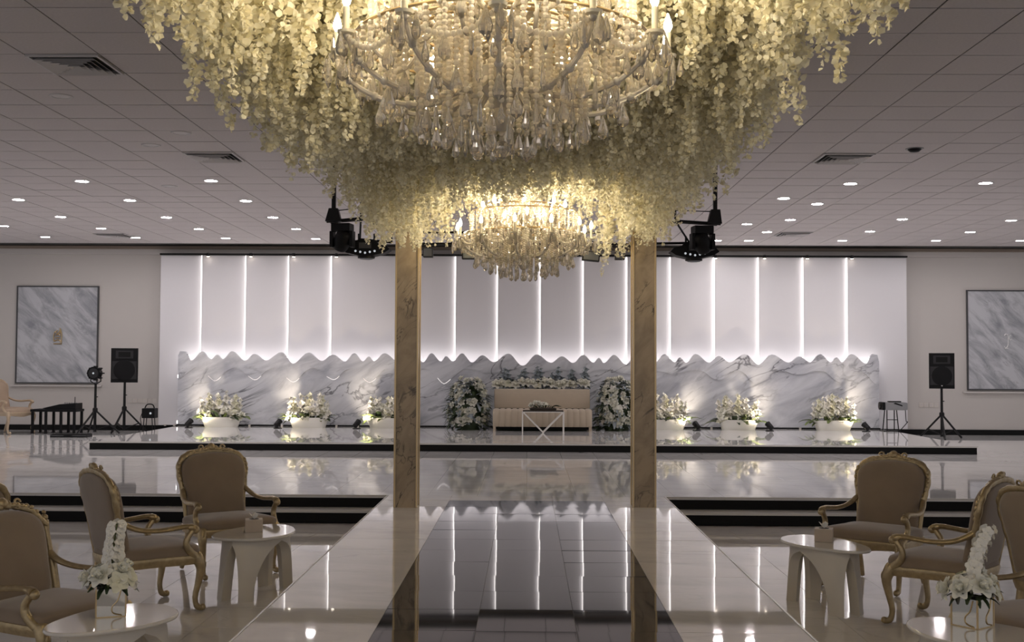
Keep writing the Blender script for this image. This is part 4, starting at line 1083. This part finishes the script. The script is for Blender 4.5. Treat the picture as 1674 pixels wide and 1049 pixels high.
# ------------------------------------------------------------------ lighting rigs beside the flowers
YT = 13.0
def L3(px, py, y=YT):
    return on_y(px, py, y)
def rig(side):
    s = -1 if side == 'left' else 1
    # pixel tables for the left rig and the right rig
    T = dict(pipe=[(546, 318), (545, 342)], br=(543, 341, 362), bar=[(534, 362), (590, 357)], low=[(588, 391), (640, 396)], head=(560, 363), fx=(599, 410)) if s < 0 else \
        dict(pipe=[(1169, 308), (1169, 343)], br=(1171, 343, 366), bar=[(1178, 366), (1104, 361)], low=[(1128, 397), (1072, 398)], head=(1148, 367), fx=(1134, 414))
    p0, p1 = L3(*T['pipe'][0]), L3(*T['pipe'][1])
    t = thing('light_truss', f'black ceiling pipe, bracket and bars carrying the {side} stage lights', 'lighting truss', (p0.x, YT, Z_CEIL))
    o_ = Vector((p0.x, YT, Z_CEIL))
    def loc(q): return Vector(q) - o_
    MB().box(-0.022, 0.022, -0.022, 0.022, loc(p1).z, 0).build('drop_pipe', 'black_metal', t)
    a, b2 = L3(T['br'][0], T['br'][1]), L3(T['br'][0], T['br'][2])
    za, zb = loc(a).z, loc(b2).z
    MB().prism([(-0.05, za), (0.05, za), (0.09 if s < 0 else 0.07, zb), (-0.09, zb)], -0.05, 0.05).build('bracket', 'black_metal', t)
    u, w = loc(L3(*T['bar'][0])), loc(L3(*T['bar'][1]))
    MB().tube([u, w], 0.018, 6).build('top_bar', 'black_metal', t)
    MB().tube([u + Vector((0, 0.25, 0.02)), w + Vector((0, 0.25, 0.02))], 0.014, 6).build('top_bar', 'black_metal', t)
    u2, w2 = loc(L3(*T['low'][0], YT + 0.3)), loc(L3(*T['low'][1], YT + 0.3))
    MB().tube([u2, w2], 0.016, 6).build('lower_bar', 'black_metal', t)
    MB().tube([w, u2 + Vector((0, 0.02, 0))], 0.012, 6).build('brace', 'black_metal', t)
    MB().tube([w + Vector((0, 0.02, 0)), w2 + Vector((0, 0.0, 0.12))], 0.006, 5).build('brace', 'black_metal', t)
    MB().tube([loc(p1) + Vector((0, 0, -0.02)), w + Vector((0, 0, 0.12))], 0.006, 5).build('brace', 'black_metal', t)
    MB().tube([w, w + Vector((0, 0, -w.z))], 0.012, 6).build('drop_rod', 'black_metal', t)
    MB().tube([w2, w2 + Vector((0, 0, -w2.z))], 0.012, 6).build('drop_rod', 'black_metal', t)
    # moving head hanging under the bar
    h = L3(*T['head'])
    m_ = thing('moving_head_light', f'black moving head stage light hanging on the {side} truss', 'stage light', (h.x, YT, h.z - 0.018), 0.15 * s, 'hanging moving heads')
    MB().box(-0.11, 0.11, -0.09, 0.09, -0.09, 0.0, 0.015).build('base_box', 'black_plastic', m_)
    for q in (-1, 1): MB().box(q * 0.115 - 0.02, q * 0.115 + 0.02, -0.06, 0.06, -0.27, -0.085, 0.012).build('yoke_arm', 'black_plastic', m_)
    hd = MB().lathe([(0.05, 0.13), (0.085, 0.10), (0.095, 0.0), (0.09, -0.08), (0.075, -0.11), (0.06, -0.10)], 14)
    hd.xform(Matrix.Translation((0, 0, -0.19)) @ Matrix.Rotation(math.radians(28 * -s), 4, 'Y') @ Matrix.Rotation(0.5, 4, 'X')).build('lamp_head', 'black_plastic', m_, True)
    MB().lathe([(0.058, -0.098), (0.05, -0.104)], 12).xform(Matrix.Translation((0, 0, -0.19)) @ Matrix.Rotation(math.radians(28 * -s), 4, 'Y') @ Matrix.Rotation(0.5, 4, 'X')).build('lens', 'glass_lens', m_)
    # saucer shaped effect light
    e = L3(*T['fx'], YT + 0.3)
    f_ = thing('effect_light', f'wide saucer shaped black effect light under the {side} truss', 'stage light', (e.x, YT + 0.3, e.z), 0, 'saucer effect lights')
    wing = [(-0.28, 0.01), (-0.24, 0.055), (-0.15, 0.075), (-0.12, 0.11), (-0.05, 0.125), (0.05, 0.125), (0.12, 0.11), (0.15, 0.075), (0.24, 0.055), (0.28, 0.01), (0.22, -0.03), (0.09, -0.06), (-0.09, -0.06), (-0.22, -0.03)]
    MB().prism(wing, -0.11, 0.11).build('shell', 'black_plastic', f_)
    MB().box(-0.07, 0.07, -0.125, -0.11, 0.02, 0.085).build('display_panel', 'grey_dark', f_)
    MB().lathe([(0.10, -0.055), (0.10, -0.085), (0.09, -0.09)], 18, sy=0.8).build('lens_ring', 'black_metal', f_, True)
    MB().lathe([(0.085, -0.088), (0.07, -0.10), (0.03, -0.106)], 16, sy=0.8).build('main_lens', 'glass_lens', f_, True)
    for k in range(5):
        MB().ball((-0.11 + 0.055 * k, -0.115, -0.012 - 0.02 * (1 - abs(k - 2) / 2)), 0.013, n=8).build('small_lamp', 'indicator', f_)
    for q in (-0.09, 0.09): MB().tube([(q, 0, 0.10), (q, 0, 0.20)], 0.012, 6).build('hanger_rod', 'black_metal', f_)
rig('left'); rig('right')
ya = 13.2
a, b2 = on_y(684, 398, ya), on_y(1034, 402, ya)
tr_ = thing('ladder_truss', 'thin dark ladder truss behind the far chandelier between the pillars', 'lighting truss', (a.x, ya, Z_CEIL))
zz = a.z - Z_CEIL; ln = b2.x - a.x
for dz in (0, 0.13): MB().tube([(0, 0, zz + dz), (ln, 0, zz + dz)], 0.014, 6).build('chord', 'black_metal', tr_)
for k in range(12): MB().tube([(ln * k / 12, 0, zz + (0.13 if k % 2 else 0)), (ln * (k + 1) / 12, 0, zz + (0 if k % 2 else 0.13))], 0.006, 5).build('lacing', 'black_metal', tr_)
for q in (0.1, ln - 0.1): MB().tube([(q, 0, zz + 0.13), (q, 0, 0)], 0.010, 6).build('drop_rod', 'black_metal', tr_)
def small_flood(px, py, lab, w, tilt_, nm='flood_light'):
    p = on_y(px, py, ya - 0.03)
    t = thing(nm, lab, 'stage light', (p.x, ya - 0.03, p.z))
    M = Matrix.Rotation(tilt_, 4, 'Y')
    MB().box(-w, w, -0.06, 0.06, -0.055, 0.055, 0.01).xform(M).build('lamp_box', 'black_plastic', t)
    MB().box(-w * 0.85, w * 0.85, -0.064, -0.058, -0.045, 0.045).xform(M).build('lamp_glass', 'glass_lens', t)
    MB().tube([(-w * 0.6, 0, 0.03), (-w * 0.2, 0.03, a.z - p.z), (w * 0.5, 0, 0.03)], 0.008, 5).build('bracket', 'black_metal', t)
small_flood(966, 419, 'tilted black flood light on the truss right of the far chandelier', 0.10, 0.1)
small_flood(771, 416, 'black flood light on the truss left of the far chandelier', 0.11, 0.0)
small_flood(700, 413, 'small grey lamp on the truss beside the left pillar', 0.055, 0.0)
small_flood(1013, 417, 'small grey lamp on the truss beside the right pillar', 0.055, 0.0)

# ------------------------------------------------------------------ sound and light gear along the back wall
def tripod(t, H, spread, r=0.024, rz=0.3):
    MB().tube([(0, 0, 0.05), (0, 0, H)], [r * 1.3, r], 8).build('pole', 'black_metal', t)
    MB().lathe([(0.04, 0), (0.05, 0.02), (0.05, 0.07), (0.04, 0.09)], 10, (0, 0, H * 0.44)).build('collar', 'black_metal', t, True)
    for k in range(3):
        a_ = rz + 2 * math.pi * k / 3; c_, s_ = math.cos(a_), math.sin(a_)
        MB().tube([(0.02 * c_, 0.02 * s_, H * 0.47), (spread * c_, spread * s_, 0.02)], 0.019, 6).build('leg', 'black_metal', t)
        MB().tube([(0.02 * c_, 0.02 * s_, 0.09), (spread * 0.62 * c_, spread * 0.62 * s_, H * 0.19)], 0.011, 5).build('brace', 'black_metal', t)
    MB().tube([(0, 0, H * 0.75), (0.05, 0, H * 0.75)], 0.010, 6).build('clamp_knob', 'black_plastic', t)
def speaker(px0, py0, px1, py1, y, lab_sp, lab_st, rz, facing):
    a_, b_ = on_y(px0, py0, y), on_y(px1, py1, y)
    w, h = (b_.x - a_.x) * 0.43, a_.z - b_.z
    x = (a_.x + b_.x) / 2
    st = thing('speaker_stand', lab_st, 'speaker stand', (x, y, 0), 0, 'tripod speaker stands')
    tripod(st, b_.z, 0.45)
    t = thing('loudspeaker', lab_sp, 'speaker', (x, y, b_.z), facing, 'loudspeakers on stands')
    out = [(-w, -0.16), (w, -0.16), (w, -0.05), (w * 0.55, 0.20), (-w * 0.55, 0.20), (-w, -0.05)]
    v = [(p, q, 0) for p, q in out] + [(p, q, h) for p, q in out]
    MB().add(v, [(5, 4, 3, 2, 1, 0), (6, 7, 8, 9, 10, 11)] + [(i, (i + 1) % 6, 6 + (i + 1) % 6, 6 + i) for i in range(6)]).build('cabinet', 'black_plastic', t)
    MB().box(-w * 0.92, w * 0.92, -0.172, -0.16, h * 0.10, h * 0.62, 0.005).build('woofer_grille', 'dark_grille', t)
    MB().lathe([(w * 0.80, 0.0), (w * 0.80, -0.010), (w * 0.66, -0.014), (w * 0.2, -0.004)], 24, (0, -0.172, h * 0.36), 'Y').build('woofer_ring', 'black_plastic', t, True)
    hn = MB().box(-w * 0.66, w * 0.66, -0.170, -0.16, h * 0.70, h * 0.93, 0.004); hn.build('horn', 'dark_grille', t)
    MB().box(-w * 0.45, w * 0.45, -0.173, -0.170, h * 0.74, h * 0.89).build('horn_mouth', 'black_riser', t)
    MB().box(-0.012, 0.012, -0.178, -0.172, h * 0.07, h * 0.13).build('badge', 'badge_white', t)
    return t
speaker(181, 569, 228, 625, 23.2, 'black loudspeaker on a tripod left of the white backdrop', 'black tripod under the left loudspeaker', 0, 0.25)
speaker(1516, 577, 1562, 635, 22.7, 'black loudspeaker on a tripod right of the white backdrop', 'black tripod under the right loudspeaker', 0, -0.3)

p = on_y(155, 700, 22.7)
st = thing('light_stand', 'black tripod stand carrying a round stage light, left of the loudspeaker', 'light stand', (p.x, 22.7, 0))
top = on_y(155, 628, 22.7).z
tripod(st, top, 0.48, rz=0.1)
mh = thing('stand_stage_light', 'black stage light on the tripod in front of the left marble panel', 'stage light', (p.x, 22.7, top))
MB().tube([(-0.10, 0, 0.22), (-0.10, 0, 0.06), (0, 0, 0.0), (0.10, 0, 0.06), (0.10, 0, 0.22)], 0.012, 6).build('yoke', 'black_metal', mh)
MB().lathe([(0.07, 0.14), (0.10, 0.10), (0.11, -0.10), (0.13, -0.13), (0.105, -0.13)], 14, (0, 0, 0.22), 'Y').build('lamp_housing', 'black_plastic', mh, True)
MB().lathe([(0.10, -0.128), (0.09, -0.135)], 14, (0, 0, 0.22), 'Y').build('lens', 'dark_grille', mh)
for k in range(8):
    q = 2 * math.pi * k / 8
    MB().box(-0.02, 0.02, -0.10, 0.08, -0.012, 0.012).build('cooling_fin', 'black_metal', mh, loc=(0.125 * math.cos(q), 0, 0.22 + 0.125 * math.sin(q)), rot=(0, -q, 0))
MB().lathe([(0.02, -0.003), (0.02, 0.0)], 8, axis='Y').build('indicator_lamp', 'indicator', mh, loc=(0.0, -0.136, 0.22))

a, b2 = on_y(57, 668, 23.0), on_y(131, 668, 23.0)
lt = thing('low_black_table', 'low black table with slim legs holding sound equipment by the left wall', 'table', ((a.x + b2.x) / 2, 23.0, 0))
w = (b2.x - a.x) / 2; zt = a.z
MB().box(-w, w, -0.22, 0.22, zt - 0.05, zt, 0.006).build('table_top', 'black_plastic', lt)
for x_ in (-w + 0.04, -w * 0.33, w * 0.33, w - 0.04):
    for y_ in (-0.19, 0.19): MB().box(x_ - 0.022, x_ + 0.022, y_ - 0.022, y_ + 0.022, 0, zt - 0.05).build('leg', 'black_plastic', lt)
mx = thing('sound_mixer', 'black wedge shaped sound mixer on the low black table', 'sound mixer', ((a.x + b2.x) / 2 + 0.13, 23.0, zt))
MB().prism([(-0.36, 0.02), (-0.30, 0.0), (0.30, 0.0), (0.30, 0.12), (-0.02, 0.10)], -0.18, 0.18).build('mixer_body', 'black_plastic', mx)
for k in range(6): MB().box(-0.004, 0.004, -0.03, 0.03, 0, 0.02).build('fader', 'grey_metal', mx, loc=(0.02 + 0.045 * k, 0, 0.11))
MB().tube([(0.18, 0.1, 0.11), (0.18, 0.1, 0.24)], 0.008, 6).build('antenna', 'black_metal', mx)
q = on_z(147, 709, 0)
bo = thing('floor_case', 'flat black equipment case lying on the floor at the light stand', 'case', (q.x, 21.9, 0), 0.05)
MB().box(-0.34, 0.34, -0.18, 0.18, 0.0, 0.055, 0.01).build('case_body', 'black_plastic', bo)
MB().box(-0.34, 0.34, -0.181, 0.181, 0.028, 0.034).build('case_seam', 'grey_metal', bo)
MB().tube([(-0.07, -0.18, 0.03), (-0.07, -0.21, 0.03), (0.07, -0.21, 0.03), (0.07, -0.18, 0.03)], 0.008, 6).build('case_handle', 'black_metal', bo)

q = on_y(244, 690, 23.3)
sl = thing('small_spotlight', 'small boxy black spotlight on thin legs left of the stage edge', 'spotlight', (q.x, 23.3, 0))
top = on_y(244, 683, 23.3).z
MB().box(-0.12, 0.14, -0.12, 0.12, top, top + 0.20, 0.02).build('lamp_box', 'black_plastic', sl)
MB().lathe([(0.022, 0), (0.015, -0.01)], 12, (0.06, -0.12, top + 0.10), 'Y').build('lens', 'indicator', sl)
MB().tube(spline([(-0.10, 0, top + 0.18), (-0.05, 0, top + 0.27), (0.06, 0, top + 0.27), (0.10, 0, top + 0.20)], 5), 0.012, 6).build('carry_handle', 'black_plastic', sl)
for x_, y_ in ((-0.10, -0.08), (0.10, -0.08), (-0.10, 0.08), (0.10, 0.08)): MB().tube([(x_ * 0.8, y_, top), (x_, y_, 0)], 0.010, 6).build('leg', 'black_metal', sl)
MB().tube(spline([(-0.12, -0.02, top + 0.15), (-0.17, -0.03, top), (-0.15, -0.04, top - 0.15), (-0.20, -0.04, 0.02)], 6), 0.008, 5).build('cable', 'black_plastic', sl)

q = on_y(1459, 700, 23.05)
hz = thing('haze_machine', 'grey haze machine on a folding stand at the right end of the stage', 'haze machine', (q.x, 23.05, on_y(1459, 670, 23.05).z))
HZ = hz.location.z - Z_STAGE
MB().box(-0.22, 0.27, -0.13, 0.13, 0.0, 0.155, 0.04).build('machine_body', 'grey_metal', hz, True)
MB().lathe([(0.075, 0.0), (0.075, -0.04), (0.05, -0.045)], 14, (-0.22, 0, 0.085), 'X').build('nozzle', 'black_plastic', hz, True)
MB().box(-0.24, -0.17, -0.135, 0.135, 0.0, 0.16, 0.03).build('front_band', 'black_plastic', hz)
MB().box(-0.08, 0.16, -0.06, 0.06, 0.152, 0.178, 0.008).build('top_handle', 'black_plastic', hz)
MB().add([(-0.02, -0.1305, 0.13), (0.16, -0.1305, 0.075), (0.16, -0.1305, 0.10), (0.02, -0.1305, 0.15)], [(0, 1, 2, 3)]).build('side_stripe', 'black_plastic', hz)
hs = thing('machine_stand', 'thin black folding stand under the grey haze machine', 'stand', (q.x, 23.05, Z_STAGE))
for x_ in (-0.13, 0.06):
    for y_ in (-0.1, 0.1): MB().tube([(x_, y_ * 0.7, HZ), (x_ - 0.02 * (1 if x_ < 0 else -1), y_ * 1.4, 0.0)], 0.011, 6).build('leg', 'black_metal', hs)
for z_ in (HZ * 0.55, 0.03):
    MB().tube([(-0.14, -0.1, z_), (0.07, -0.1, z_)], 0.008, 5).build('crossbar', 'black_metal', hs)
MB().box(-0.22, 0.12, -0.15, 0.15, 0.0, 0.012).build('foot_plate', 'black_metal', hs)
MB().tube(spline([(0.24, -0.05, HZ + 0.03), (0.25, -0.06, HZ * 0.5), (0.27, -0.08, 0.18), (0.12, -0.10, 0.02)], 6), 0.008, 5).build('cable', 'black_plastic', hs)
